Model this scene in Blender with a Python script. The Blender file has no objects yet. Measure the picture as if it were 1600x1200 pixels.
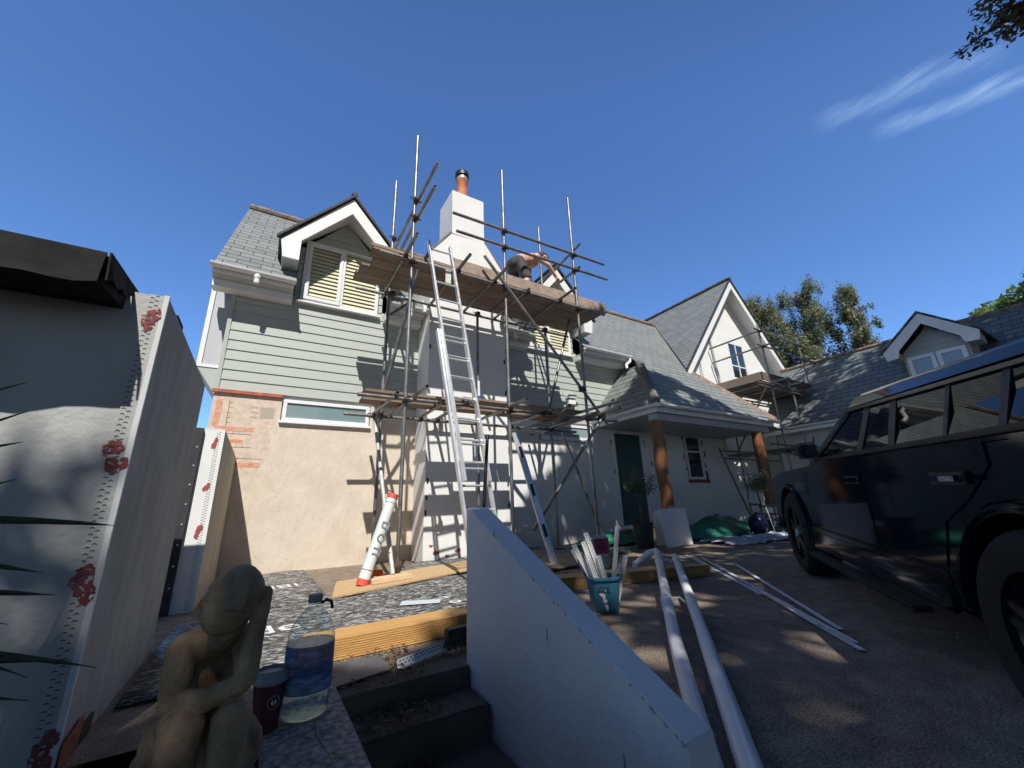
import bpy, bmesh, math, random
from mathutils import Vector, Matrix
from math import sin, cos, pi, radians
random.seed(7)
C = bpy.context.scene.collection
sc = bpy.context.scene

# ---------------- camera ----------------
cam = bpy.data.cameras.new('camera'); camo = bpy.data.objects.new('camera', cam); C.objects.link(camo)
RX = Vector((0.855223, -0.517088, -0.03484))     # camera right
DN = Vector((0.12484, 0.270787, -0.95451))       # camera down
FW = Vector((0.503, 0.811969, 0.296137))         # camera forward
m = Matrix.Identity(4)
for i in range(3):
    m[i][0] = RX[i]; m[i][1] = -DN[i]; m[i][2] = -FW[i]
m[0][3], m[1][3], m[2][3] = 0, 0, 0.72
camo.matrix_world = m
cam.sensor_width = 36; cam.lens = 13.96; cam.clip_start = 0.02; cam.clip_end = 3000
sc.camera = camo
sc.render.resolution_x = 1024; sc.render.resolution_y = 768

# ---------------- sky and sun ----------------
SUN = Vector((-0.34, -1.0, 1.28)).normalized()
EL = math.asin(SUN.z); AZ = math.atan2(SUN.x, SUN.y)
w = bpy.data.worlds.new('World'); sc.world = w; w.use_nodes = True
nt = w.node_tree; nt.nodes.clear()
def N(t, **k):
    n = nt.nodes.new(t)
    for a, b in k.items(): setattr(n, a, b)
    return n
sky = N('ShaderNodeTexSky', sky_type='NISHITA'); sky.sun_disc = False
sky.sun_elevation = EL; sky.sun_rotation = AZ; sky.air_density = 1.0; sky.dust_density = 0.0; sky.ozone_density = 2.2
# thin cirrus wisps, fixed to directions of the sky
tc = N('ShaderNodeTexCoord')
def wisp(A, B, width, scale, amt):
    """streak between the sky directions A and B"""
    A = Vector(A).normalized(); B = Vector(B).normalized()
    nrm = A.cross(B).normalized(); mid = (A+B).normalized(); al = nrm.cross(mid).normalized()
    half = abs(B.dot(al))
    def dot(v):
        d = N('ShaderNodeVectorMath', operation='DOT_PRODUCT'); nt.links.new(tc.outputs['Generated'], d.inputs[0]); d.inputs[1].default_value = v; return d.outputs['Value']
    def mth(op, a, b=None):
        q = N('ShaderNodeMath', operation=op)
        for i, v in enumerate((a, b)):
            if v is None: continue
            if isinstance(v, (int, float)): q.inputs[i].default_value = v
            else: nt.links.new(v, q.inputs[i])
        return q.outputs[0]
    def mr(v, a, b, c, d):
        q = N('ShaderNodeMapRange'); q.interpolation_type = 'SMOOTHSTEP'
        nt.links.new(v, q.inputs[0])
        for i, x in enumerate((a, b, c, d)): q.inputs[i+1].default_value = x
        return q.outputs[0]
    no = N('ShaderNodeTexNoise'); no.inputs['Scale'].default_value = scale; no.inputs['Detail'].default_value = 6; no.inputs['Roughness'].default_value = .6
    cb = N('ShaderNodeCombineXYZ'); nt.links.new(mth('MULTIPLY', dot(al), 1.3), cb.inputs[0]); nt.links.new(mth('ADD', mth('MULTIPLY', dot(nrm), 6.0), mth('MULTIPLY', dot(al), 1.6)), cb.inputs[1])
    nt.links.new(cb.outputs[0], no.inputs['Vector'])
    nf = N('ShaderNodeTexNoise'); nf.inputs['Scale'].default_value = 9; nf.inputs['Detail'].default_value = 8; nf.inputs['Roughness'].default_value = .7
    cb2 = N('ShaderNodeCombineXYZ'); nt.links.new(mth('MULTIPLY', dot(al), 1.2), cb2.inputs[0]); nt.links.new(mth('ADD', mth('MULTIPLY', dot(nrm), 9.0), mth('MULTIPLY', dot(al), 3.0)), cb2.inputs[1]); nt.links.new(cb2.outputs[0], nf.inputs['Vector'])
    wob = mth('MULTIPLY', mth('SUBTRACT', no.outputs['Fac'], .5), width*2.6)
    across = mth('ABSOLUTE', mth('ADD', dot(nrm), wob))
    s = mr(across, width*-.2, width*1.15, 1, 0)
    e = mr(mth('ABSOLUTE', dot(al)), half*.55, half, 1, 0)
    f = mr(dot(mid), .2, .4, 0, 1)
    g = mr(nf.outputs['Fac'], .30, .74, .25, 1)
    return mth('MULTIPLY', mth('MULTIPLY', mth('MULTIPLY', s, e), mth('MULTIPLY', f, g)), amt)
bg = N('ShaderNodeBackground'); bg.inputs['Strength'].default_value = 0.079
out = N('ShaderNodeOutputWorld')
mixc = N('ShaderNodeMix', data_type='RGBA')
nt.links.new(sky.outputs[0], mixc.inputs[6]); mixc.inputs[7].default_value = (6.5, 6.5, 6.5, 1)
def pix(x, y):
    v = RX*(x-800) + DN*(y-600) + FW*620.5
    return v.normalized()
a1 = wisp(pix(1262, 198), pix(1600, 62), .023, 6, .32)
a2 = wisp(pix(1350, 212), pix(1780, 60), .017, 6, .44)
mx = N('ShaderNodeMath', operation='MAXIMUM'); nt.links.new(a1, mx.inputs[0]); nt.links.new(a2, mx.inputs[1])
nt.links.new(mx.outputs[0], mixc.inputs[0])
tint = N('ShaderNodeMix', data_type='RGBA', blend_type='MULTIPLY'); tint.inputs[0].default_value = 1
nt.links.new(mixc.outputs[2], tint.inputs[6]); tint.inputs[7].default_value = (1.13, 1.55, 2.12, 1)
sd = N('ShaderNodeVectorMath', operation='DOT_PRODUCT'); nt.links.new(tc.outputs['Generated'], sd.inputs[0]); sd.inputs[1].default_value = SUN
sm_ = N('ShaderNodeMapRange'); sm_.interpolation_type = 'SMOOTHSTEP'; nt.links.new(sd.outputs['Value'], sm_.inputs[0])
for i_, x_ in enumerate((.2, .92, 1, .14)): sm_.inputs[i_+1].default_value = x_
gl_ = N('ShaderNodeMix', data_type='RGBA', blend_type='MULTIPLY'); gl_.inputs[0].default_value = 1
nt.links.new(tint.outputs[2], gl_.inputs[6]); nt.links.new(sm_.outputs[0], gl_.inputs[7]); nt.links.new(gl_.outputs[2], bg.inputs[0]); nt.links.new(bg.outputs[0], out.inputs[0])
sl = bpy.data.lights.new('sun', 'SUN'); sl.energy = 4.7; sl.angle = radians(.53); sl.color = (1, .965, .91)
so = bpy.data.objects.new('sun', sl); C.objects.link(so); so.rotation_euler = SUN.to_track_quat('Z', 'Y').to_euler()
sc.view_settings.view_transform = 'Standard'; sc.view_settings.look = 'None'; sc.view_settings.exposure = 0.24; sc.view_settings.gamma = 1

# ---------------- materials ----------------
MT = {}
def mat(name, col, rough=.6, metal=0., var=.0, vscale=6., bump=0., bscale=40., spec=.5, col2=None, detail=5, trans=0., coat=0., stretch=None, dist=.01, thr=None):
    if name in MT: return MT[name]
    mm = bpy.data.materials.new(name); mm.use_nodes = True; t = mm.node_tree; b = t.nodes['Principled BSDF']
    b.inputs['Base Color'].default_value = (*col, 1); b.inputs['Roughness'].default_value = rough; b.inputs['Metallic'].default_value = metal
    b.inputs['Specular IOR Level'].default_value = spec
    if trans: b.inputs['Transmission Weight'].default_value = trans
    if coat: b.inputs['Coat Weight'].default_value = coat; b.inputs['Coat Roughness'].default_value = .03
    co = t.nodes.new('ShaderNodeTexCoord'); vec = co.outputs['Object']
    if stretch:
        mp = t.nodes.new('ShaderNodeMapping'); mp.inputs['Scale'].default_value = stretch; t.links.new(vec, mp.inputs[0]); vec = mp.outputs[0]
    if var or col2:
        n = t.nodes.new('ShaderNodeTexNoise'); n.inputs['Scale'].default_value = vscale; n.inputs['Detail'].default_value = detail; t.links.new(vec, n.inputs['Vector'])
        r = t.nodes.new('ShaderNodeValToRGB')
        lo, hi = thr or (.3, .7)
        r.color_ramp.elements[0].position = lo; r.color_ramp.elements[1].position = hi
        c2 = col2 or tuple(min(1, c*(1+var)) for c in col); c1 = col if col2 else tuple(c*(1-var) for c in col)
        r.color_ramp.elements[0].color = (*c1, 1); r.color_ramp.elements[1].color = (*c2, 1)
        t.links.new(n.outputs['Fac'], r.inputs[0]); t.links.new(r.outputs[0], b.inputs['Base Color'])
    if bump:
        n2 = t.nodes.new('ShaderNodeTexNoise'); n2.inputs['Scale'].default_value = bscale; n2.inputs['Detail'].default_value = 4; t.links.new(vec, n2.inputs['Vector'])
        bp = t.nodes.new('ShaderNodeBump'); bp.inputs['Strength'].default_value = bump; bp.inputs['Distance'].default_value = dist
        t.links.new(n2.outputs['Fac'], bp.inputs['Height']); t.links.new(bp.outputs[0], b.inputs['Normal'])
    MT[name] = mm; return mm

def brickmat(name, c1, c2, mortar, bw, bh, ms=.006, off=.5, rough=.55, var=.12, bump=.5):
    """coursed material on the UVs, which are in metres"""
    mm = bpy.data.materials.new(name); mm.use_nodes = True; t = mm.node_tree; b = t.nodes['Principled BSDF']
    uv = t.nodes.new('ShaderNodeUVMap'); br = t.nodes.new('ShaderNodeTexBrick')
    br.inputs['Scale'].default_value = 1; br.inputs['Brick Width'].default_value = bw; br.inputs['Row Height'].default_value = bh
    br.inputs['Mortar Size'].default_value = ms; br.inputs['Mortar Smooth'].default_value = .3; br.offset = off; br.inputs['Bias'].default_value = 0
    br.inputs['Color1'].default_value = (*c1, 1); br.inputs['Color2'].default_value = (*c2, 1); br.inputs['Mortar'].default_value = (*mortar, 1)
    t.links.new(uv.outputs[0], br.inputs['Vector'])
    sx = t.nodes.new('ShaderNodeSeparateXYZ'); t.links.new(uv.outputs[0], sx.inputs[0])
    dv = t.nodes.new('ShaderNodeMath'); dv.operation = 'DIVIDE'; t.links.new(sx.outputs[1], dv.inputs[0]); dv.inputs[1].default_value = bh
    fc = t.nodes.new('ShaderNodeMath'); fc.operation = 'FRACT'; t.links.new(dv.outputs[0], fc.inputs[0])
    rl = t.nodes.new('ShaderNodeMapRange'); t.links.new(fc.outputs[0], rl.inputs[0])
    for i_, x_ in enumerate((.07, .13, .28, 1)): rl.inputs[i_+1].default_value = x_  # darkens the foot of each course: lap shadow painted into the colour
    n = t.nodes.new('ShaderNodeTexNoise'); n.inputs['Scale'].default_value = 9; n.inputs['Detail'].default_value = 6; t.links.new(uv.outputs[0], n.inputs['Vector'])
    mr = t.nodes.new('ShaderNodeMapRange'); mr.inputs[3].default_value = 1-var*2; mr.inputs[4].default_value = 1+var*2; t.links.new(n.outputs['Fac'], mr.inputs[0])
    mx = t.nodes.new('ShaderNodeMix'); mx.data_type = 'RGBA'; mx.blend_type = 'MULTIPLY'; mx.inputs[0].default_value = 1
    ml = t.nodes.new('ShaderNodeMath'); ml.operation = 'MULTIPLY'; t.links.new(mr.outputs[0], ml.inputs[0]); t.links.new(rl.outputs[0], ml.inputs[1])
    t.links.new(br.outputs['Color'], mx.inputs[6]); t.links.new(ml.outputs[0], mx.inputs[7]); t.links.new(mx.outputs[2], b.inputs['Base Color'])
    b.inputs['Roughness'].default_value = rough
    bp = t.nodes.new('ShaderNodeBump'); bp.inputs['Strength'].default_value = bump; bp.inputs['Distance'].default_value = .008; bp.invert = True
    t.links.new(br.outputs['Fac'], bp.inputs['Height'])
    n3 = t.nodes.new('ShaderNodeTexNoise'); n3.inputs['Scale'].default_value = 60; t.links.new(uv.outputs[0], n3.inputs['Vector'])
    b2 = t.nodes.new('ShaderNodeBump'); b2.inputs['Strength'].default_value = .25; b2.inputs['Distance'].default_value = .004; t.links.new(n3.outputs['Fac'], b2.inputs['Height']); t.links.new(bp.outputs[0], b2.inputs['Normal'])
    t.links.new(b2.outputs[0], b.inputs['Normal'])
    MT[name] = mm; return mm

slate = brickmat('slate', (.235, .25, .24), (.18, .195, .19), (.035, .038, .038), .30, .175, .007)
slate_dark = brickmat('slate_dark', (.20, .225, .225), (.15, .17, .175), (.03, .033, .035), .30, .175, .007)
sage = mat('sage_paint', (.415, .445, .40), .55, var=.05, vscale=3, bump=.35, bscale=26, stretch=(3, 3, 30), dist=.004)
white_render = mat('white_render', (.76, .755, .73), .8, var=.05, vscale=2.2, bump=.25, bscale=90, dist=.003)
grey_render = mat('grey_render', (.50, .50, .485), .8, col2=(.62, .62, .60), vscale=2.5, bump=.35, bscale=50, dist=.006)
fill_render = mat('trowelled_render', (.29, .285, .25), .85, col2=(.40, .39, .345), vscale=3.5, bump=.9, bscale=16, stretch=(1, 3, 1), dist=.012)
pvc = mat('white_upvc', (.80, .80, .80), .3, var=.03, vscale=4)
pvc_grey = mat('grey_board', (.46, .47, .49), .5, var=.04, vscale=3)
fascia = mat('white_paint_board', (.78, .78, .76), .45, var=.04, vscale=3)
lead = mat('lead', (.16, .165, .175), .5, var=.2, vscale=8)
tile_dark = mat('dark_verge_tile', (.035, .038, .04), .7, var=.3, vscale=9)
ridge_m = mat('mossy_ridge_tile', (.16, .075, .045), .9, col2=(.30, .27, .22), vscale=14, bump=.6, bscale=40)
terracotta = mat('terracotta', (.52, .19, .085), .75, var=.2, vscale=10, bump=.4, bscale=60)
soot = mat('black_metal', (.012, .012, .013), .45)
steel = mat('galvanised_tube', (.34, .335, .32), .45, metal=.75, col2=(.17, .16, .15), vscale=7, bump=.15, bscale=60)
coupler_m = mat('rusty_coupler', (.055, .05, .048), .7, metal=.5, col2=(.13, .075, .045), vscale=20)
alu = mat('aluminium', (.74, .75, .76), .35, metal=.6, var=.1, vscale=10)
board_m = mat('scaffold_board', (.21, .155, .115), .85, col2=(.34, .265, .21), vscale=3.5, bump=.5, bscale=14, stretch=(1, 9, 9), dist=.006)
board_d = mat('stained_board', (.10, .082, .066), .85, col2=(.19, .155, .12), vscale=3, bump=.5, bscale=14, stretch=(1, 9, 9), dist=.006)
pine = mat('fresh_timber', (.60, .42, .26), .75, col2=(.72, .54, .36), vscale=4, stretch=(1, 8, 8), bump=.2, bscale=10)
glass = mat('dark_glass', (.02, .025, .03), .04, spec=.9)
blind = mat('cream_blind', (.80, .74, .54), .6)
osb = mat('chipboard', (.40, .25, .12), .85, col2=(.62, .45, .25), vscale=55, detail=3, bump=.4, bscale=70)
asphalt = mat('asphalt', (.22, .168, .125), .9, col2=(.32, .255, .19), vscale=1.6, detail=14, bump=1.0, bscale=150, dist=.012)
def speckle(mm, sc_, lo, hi, amt):
    t = mm.node_tree; b = t.nodes['Principled BSDF']; src = b.inputs['Base Color'].links[0].from_socket
    co = t.nodes.new('ShaderNodeTexCoord'); n = t.nodes.new('ShaderNodeTexNoise'); n.inputs['Scale'].default_value = sc_; n.inputs['Detail'].default_value = 2; t.links.new(co.outputs['Object'], n.inputs['Vector'])
    r = t.nodes.new('ShaderNodeMapRange'); t.links.new(n.outputs['Fac'], r.inputs[0])
    for i_, x_ in enumerate((lo, hi, 1-amt, 1+amt)): r.inputs[i_+1].default_value = x_
    mx = t.nodes.new('ShaderNodeMix'); mx.data_type = 'RGBA'; mx.blend_type = 'MULTIPLY'; mx.inputs[0].default_value = 1; t.links.new(src, mx.inputs[6]); t.links.new(r.outputs[0], mx.inputs[7]); t.links.new(mx.outputs[2], b.inputs['Base Color'])
speckle(asphalt, 110, .35, .65, .45); speckle(asphalt, 9, .35, .7, .22)
concrete = mat('old_concrete', (.075, .062, .045), .9, col2=(.16, .135, .10), vscale=5, detail=9, bump=.8, bscale=55, dist=.008)
black_rubber = mat('rubber', (.006, .006, .006), .8, bump=.2, bscale=60)

def FR(tt, lo, hi, pw_):
    """thin-pane reflectance, the same from both sides; returns a node whose output 0 is the factor"""
    lw = tt.nodes.new('ShaderNodeLayerWeight'); lw.inputs[0].default_value = .5
    p = tt.nodes.new('ShaderNodeMath'); p.operation = 'POWER'; tt.links.new(lw.outputs['Facing'], p.inputs[0]); p.inputs[1].default_value = pw_
    r = tt.nodes.new('ShaderNodeMapRange'); tt.links.new(p.outputs[0], r.inputs[0]); r.inputs[3].default_value = lo; r.inputs[4].default_value = hi
    return r
# ---------------- mesh helpers ----------------
class MB:
    def __init__(s): s.v = []; s.f = []
    def add(s, vs, fs):
        o = len(s.v); s.v += [tuple(p) for p in vs]; s.f += [tuple(i+o for i in f) for f in fs]; return s
    def box(s, x0, x1, y0, y1, z0, z1):
        return s.add([(x0,y0,z0),(x1,y0,z0),(x1,y1,z0),(x0,y1,z0),(x0,y0,z1),(x1,y0,z1),(x1,y1,z1),(x0,y1,z1)],
                     [(0,3,2,1),(4,5,6,7),(0,1,5,4),(1,2,6,5),(2,3,7,6),(3,0,4,7)])
    def poly(s, pts): return s.add(pts, [tuple(range(len(pts)))])
    def prism(s, pts, ext):
        """polygon pts (3D), extruded by vector ext"""
        n = len(pts); e = Vector(ext); q = [tuple(Vector(p)+e) for p in pts]
        return s.add(list(pts)+q, [tuple(range(n))[::-1], tuple(range(n, 2*n))]+[(i, (i+1) % n, n+(i+1) % n, n+i) for i in range(n)])
    def tube(s, p, q, r, r2=None, n=12, cap=True, hollow=0):
        p = Vector(p); q = Vector(q); d = (q-p).normalized(); a = d.orthogonal().normalized(); b = d.cross(a)
        r2 = r if r2 is None else r2; vs = []
        for c, rr in ((p, r), (q, r2)):
            for i in range(n):
                t = 2*pi*i/n; vs.append(c+a*cos(t)*rr+b*sin(t)*rr)
        fs = [(i, (i+1) % n, n+(i+1) % n, n+i) for i in range(n)]
        if hollow:
            for c, rr in ((p, r-hollow), (q, r2-hollow)):
                for i in range(n):
                    t = 2*pi*i/n; vs.append(c+a*cos(t)*rr+b*sin(t)*rr)
            fs += [(2*n+i, 3*n+i, 3*n+(i+1) % n, 2*n+(i+1) % n) for i in range(n)]
            fs += [(i, 2*n+i, 2*n+(i+1) % n, (i+1) % n) for i in range(n)]+[(n+i, n+(i+1) % n, 3*n+(i+1) % n, 3*n+i) for i in range(n)]
        elif cap: fs += [tuple(range(n))[::-1], tuple(range(n, 2*n))]
        return s.add(vs, fs)
    def path(s, pts, r, n=8):
        """swept tube through points; r number or list"""
        P = [Vector(p) for p in pts]; k = len(P); rs = r if isinstance(r, (list, tuple)) else [r]*k; vs = []; a = None
        for i in range(k):
            d = (P[min(i+1, k-1)]-P[max(i-1, 0)]).normalized()
            a = d.orthogonal().normalized() if a is None else (a-d*a.dot(d)).normalized()
            b = d.cross(a)
            for j in range(n):
                t = 2*pi*j/n; vs.append(P[i]+a*cos(t)*rs[i]+b*sin(t)*rs[i])
        fs = [(i*n+j, i*n+(j+1) % n, (i+1)*n+(j+1) % n, (i+1)*n+j) for i in range(k-1) for j in range(n)]
        fs += [tuple(range(n))[::-1], tuple(range((k-1)*n, k*n))]
        return s.add(vs, fs)
    def lathe(s, prof, c=(0, 0, 0), n=24, axis=None, cap=True):
        """prof list of (r,z); axis: optional Matrix"""
        vs = []; c = Vector(c)
        for r, z in prof:
            for i in range(n):
                t = 2*pi*i/n; p = Vector((r*cos(t), r*sin(t), z))
                if axis: p = axis @ p
                vs.append(c+p)
        k = len(prof)
        fs = [(i*n+j, i*n+(j+1) % n, (i+1)*n+(j+1) % n, (i+1)*n+j) for i in range(k-1) for j in range(n)]
        if cap and prof[0][0] > 1e-4: fs.append(tuple(range(n))[::-1])
        if cap and prof[-1][0] > 1e-4: fs.append(tuple(range((k-1)*n, k*n)))
        return s.add(vs, fs)
    def build(s, name, m, parent=None, smooth=False, bevel=0, uv=None, loc=None, label=None, sub=0):
        me = bpy.data.meshes.new(name); me.from_pydata([tuple(p) for p in s.v], [], s.f); me.update()
        bm = bmesh.new(); bm.from_mesh(me); bmesh.ops.remove_doubles(bm, verts=bm.verts, dist=1e-5); bmesh.ops.recalc_face_normals(bm, faces=bm.faces)
        if bevel: bmesh.ops.bevel(bm, geom=[e for e in bm.edges if len(e.link_faces) == 2 and e.calc_face_angle(0) > .5], offset=bevel, segments=2, affect='EDGES', clamp_overlap=True)
        if uv:
            U, V = Vector(uv[0]), Vector(uv[1]); l = bm.loops.layers.uv.new('UVMap')
            for f in bm.faces:
                for lp in f.loops: lp[l].uv = (lp.vert.co.dot(U), lp.vert.co.dot(V))
        bm.to_mesh(me); bm.free()
        if smooth:
            me.polygons.foreach_set('use_smooth', [True]*len(me.polygons))
            try: me.set_sharp_from_angle(angle=radians(40))
            except Exception: pass
        me.materials.append(m)
        o = bpy.data.objects.new(name, me); C.objects.link(o)
        if parent: o.parent = parent
        if loc is not None: o.location = loc
        if label: o['label'] = label
        if sub:
            md = o.modifiers.new('sub', 'SUBSURF'); md.levels = sub; md.render_levels = sub
        return o
def tag(o, label, cat, group=None, kind=None):
    if label: o['label'] = label
    if cat: o['category'] = cat
    if group: o['group'] = group
    if kind: o['kind'] = kind
    return o
def thing(name, label, cat, loc=(0, 0, 0), rz=0, group=None):
    o = bpy.data.objects.new(name, None); C.objects.link(o); o.location = loc; o.rotation_euler = (0, 0, rz); o.empty_display_size = .1
    return tag(o, label, cat, group)
def struct(o): o['kind'] = 'structure'; return o
def text(body, size, m, parent, mat4, name='lettering', ext=.0008):
    cu = bpy.data.curves.new(name, 'FONT'); cu.body = body; cu.size = size; cu.extrude = ext; cu.align_x = 'CENTER'; cu.align_y = 'CENTER'
    o = bpy.data.objects.new(name, cu); me = bpy.data.meshes.new_from_object(o); bpy.data.objects.remove(o)
    me.materials.append(m); o = bpy.data.objects.new(name, me); C.objects.link(o); o.parent = parent; o.matrix_local = mat4
    return o
def frame(o, x, y, z):
    """matrix with origin o and axes x,y,z"""
    mm = Matrix.Identity(4)
    for i in range(3): mm[i][0] = x[i]; mm[i][1] = y[i]; mm[i][2] = z[i]; mm[i][3] = o[i]
    return mm

# =====================================================================
# GROUND
# =====================================================================
FY = 6.54      # main facade plane
g = MB()
# ground sheet: big, with a rectangular hole where the sunken steps and planting strip are (X -0.44..0.95, Y<2.03)
xs = [-400, -.44, .95, 400]; 
g.poly([(-400, 2.03, 0), (400, 2.03, 0), (400, 400, 0), (-400, 400, 0)])
g.poly([(1.0, -400, 0), (400, -400, 0), (400, 2.03, 0), (1.0, 2.03, 0)])
g.poly([(-400, -400, 0), (-.5, -400, 0), (-.5, 2.03, 0), (-400, 2.03, 0)])
g.poly([(-.5, -400, 0), (1.0, -400, 0), (1.0, -3, 0), (-.5, -3, 0)])
g.poly([(-.5, -3, -.95), (1.0, -3, -.95), (1.0, 2.03, -.95), (-.5, 2.03, -.95)])
g.poly([(-.5, -3, -.95), (-.5, 2.03, -.95), (-.5, 2.03, 0), (-.5, -3, 0)])
g.poly([(-.5, -3, -.95), (1.0, -3, -.95), (1.0, -3, 0), (-.5, -3, 0)])
struct(g.build('driveway', asphalt))
# concrete steps going down towards the viewer
st = MB()
zs = [0.012, -.075, -.19, -.35, -.52, -.69]; ys = [2.03, 1.80, 1.50, 1.20, .90, .6]
st.box(.28, .948, 2.00, 2.30, -.3, .006)
prev = 2.03
for i in range(1, 6):
    y1 = [2.0, 1.79, 1.50, 1.21, .92][i-1]; y0 = [1.79, 1.50, 1.21, .92, .3][i-1]
    z = [-.075, -.20, -.36, -.53, -.70][i-1]
    st.box(.28, .948, y0, y1+.02, -.95, z)
o = struct(st.build('steps', concrete, bevel=.012))

# patio materials: black membrane sheets, chipboard
memb = bpy.data.materials.new('membrane'); memb.use_nodes = True
t = memb.node_tree; b = t.nodes['Principled BSDF']; b.inputs['Roughness'].default_value = .58
co = t.nodes.new('ShaderNodeTexCoord'); n = t.nodes.new('ShaderNodeTexNoise'); n.inputs['Scale'].default_value = 15; n.inputs['Detail'].default_value = 7; n.inputs['Roughness'].default_value = .68; n.inputs['Distortion'].default_value = 1.2
mp = t.nodes.new('ShaderNodeMapping'); mp.inputs['Scale'].default_value = (1, 2.4, 1); t.links.new(co.outputs['Object'], mp.inputs[0]); t.links.new(mp.outputs[0], n.inputs['Vector'])
r = t.nodes.new('ShaderNodeValToRGB'); r.color_ramp.elements[0].position = .50; r.color_ramp.elements[1].position = .59
r.color_ramp.elements[0].color = (.035, .036, .04, 1); r.color_ramp.elements[1].color = (.50, .49, .46, 1)  # pale streaks are painted highlights of the glossy crinkles
t.links.new(n.outputs['Fac'], r.inputs[0]); t.links.new(r.outputs[0], b.inputs['Base Color'])
bp = t.nodes.new('ShaderNodeBump'); bp.inputs['Strength'].default_value = .6; bp.inputs['Distance'].default_value = .02
n2 = t.nodes.new('ShaderNodeTexNoise'); n2.inputs['Scale'].default_value = 5; t.links.new(co.outputs['Object'], n2.inputs['Vector']); t.links.new(n2.outputs['Fac'], bp.inputs['Height']); t.links.new(bp.outputs[0], b.inputs['Normal'])
white_ink = mat('white_ink', (.75, .75, .74), .6)

def sheet(name, pts, z, m, lab, cat, crease=.012, seed=1, group=None, res=.12, parent=None):
    """thin wrinkled sheet lying over a convex quad"""
    rnd = random.Random(seed); P = [Vector((p[0], p[1], 0)) for p in pts]
    nu = max(4, int((P[1]-P[0]).length/res)); nv = max(4, int((P[3]-P[0]).length/res)); mb = MB(); ph = [rnd.uniform(0, 6) for _ in range(6)]
    vs = []
    for j in range(nv+1):
        for i in range(nu+1):
            u, v = i/nu, j/nv
            p = (P[0]*(1-u)+P[1]*u)*(1-v)+(P[3]*(1-u)+P[2]*u)*v
            h = crease*(abs(sin(p.x*5+ph[0]+sin(p.y*4+ph[1])))**3+.6*abs(sin(p.y*7+ph[2]+sin(p.x*3+ph[3])))**4)
            vs.append((p.x, p.y, z+h))
    mb.add(vs, [(j*(nu+1)+i, j*(nu+1)+i+1, (j+1)*(nu+1)+i+1, (j+1)*(nu+1)+i) for j in range(nv) for i in range(nu)])
    o = mb.build(name, m, smooth=True)
    md = o.modifiers.new('thickness', 'SOLIDIFY'); md.thickness = .002; md.offset = 1
    if cat: tag(o, lab, cat, group)
    return o
m1 = sheet('membrane_sheet', [(-.40, 2.45), (2.0, 2.7), (2.25, 4.62), (-.40, 4.0)], .006, memb, 'black roofing membrane with pale painted glints and white lettering, spread in front of the tan boards', 'plastic sheet', seed=3)
m2 = sheet('membrane_sheet', [(-.30, 3.9), (.62, 4.2), (.60, 6.45), (-.30, 6.45)], .010, memb, 'black membrane with pale painted glints at the foot of the beige wall', 'plastic sheet', seed=5)
m3 = sheet('membrane_sheet', [(1.48, 4.95), (3.55, 5.05), (3.6, 5.92), (1.75, 5.92)], .022, memb, 'dark membrane piece at the foot of the chimney between ladder and wall', 'plastic sheet', seed=8, crease=.008)
m4 = sheet('membrane_sheet', [(2.6, 4.2), (5.2, 4.7), (5.3, 6.4), (3.6, 6.4)], .008, memb, 'shaded dark membrane under the right half of the scaffold', 'plastic sheet', seed=9)
t1 = text('pro', .20, white_ink, m1, frame((1.45, 3.35, .022), Vector((-.2, -.98, 0)), Vector((.98, -.2, 0)), Vector((0, 0, 1))))
mb = MB().prism([(1.02, 3.42, .022), (1.30, 3.30, .022), (1.36, 3.42, .022), (1.08, 3.56, .022)], (0, 0, .001)); mb.build('printed_panel', mat('pale_print', (.55, .62, .66), .5), m1)
text('de', .30, white_ink, m1, frame((.18, 3.3, .024), Vector((1, .1, 0)), Vector((-.1, 1, 0)), Vector((0, 0, 1))))
text('IBER', .26, white_ink, m2, frame((.2, 5.1, .026), Vector((-1, -.1, 0)), Vector((.1, -1, 0)), Vector((0, 0, 1))))
text('III', .26, white_ink, m3, frame((2.45, 5.35, .034), Vector((.3, -.95, 0)), Vector((.95, .3, 0)), Vector((0, 0, 1))))
def board(name, pts, z, h, m, lab, cat, **k):
    o = MB().prism([(p[0], p[1], z) for p in pts], (0, 0, h)).build(name, m, bevel=k.pop('bevel', .003)); return tag(o, lab, cat, **k)
board('chipboard_sheet', [(.62, 4.06), (2.6, 4.80), (2.55, 5.45), (.78, 4.92)], .020, .018, osb, 'chipboard strip lying on the membrane under the leaning white tube', 'board')
board('chipboard_sheet', [(2.3, 3.9), (3.9, 4.1), (3.8, 4.8), (2.4, 4.75)], .022, .018, mat('mottled_chipboard', (.17, .12, .075), .9, col2=(.36, .28, .19), vscale=9, bump=.4, bscale=60), 'dark mottled chipboard sheet on the ground behind the white stair wall', 'board')  # darker chipboard with coarse brown mottling
board('timber_block', [(1.03, 4.40), (1.47, 4.50), (1.45, 4.66), (1.02, 4.56)], .040, .045, pine, 'fresh timber block under the foot of the left scaffold pole', 'timber')
board('white_offcut', [(2.75, 4.25), (3.05, 4.42), (3.03, 4.47), (2.72, 4.30)], .042, .01, fascia, 'thin white board offcut on the mottled chipboard', 'board')

# =====================================================================
# MAIN HOUSE
# =====================================================================
H = thing('main_house', 'white and sage green house with slate roofs and white chimney behind the scaffold', 'house', (0, 0, 0))
def rz_(y): return 4.1+1.13*(y-6.15)          # height of the main roof slope at depth y
SL = math.hypot(1, 1.13)
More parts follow.
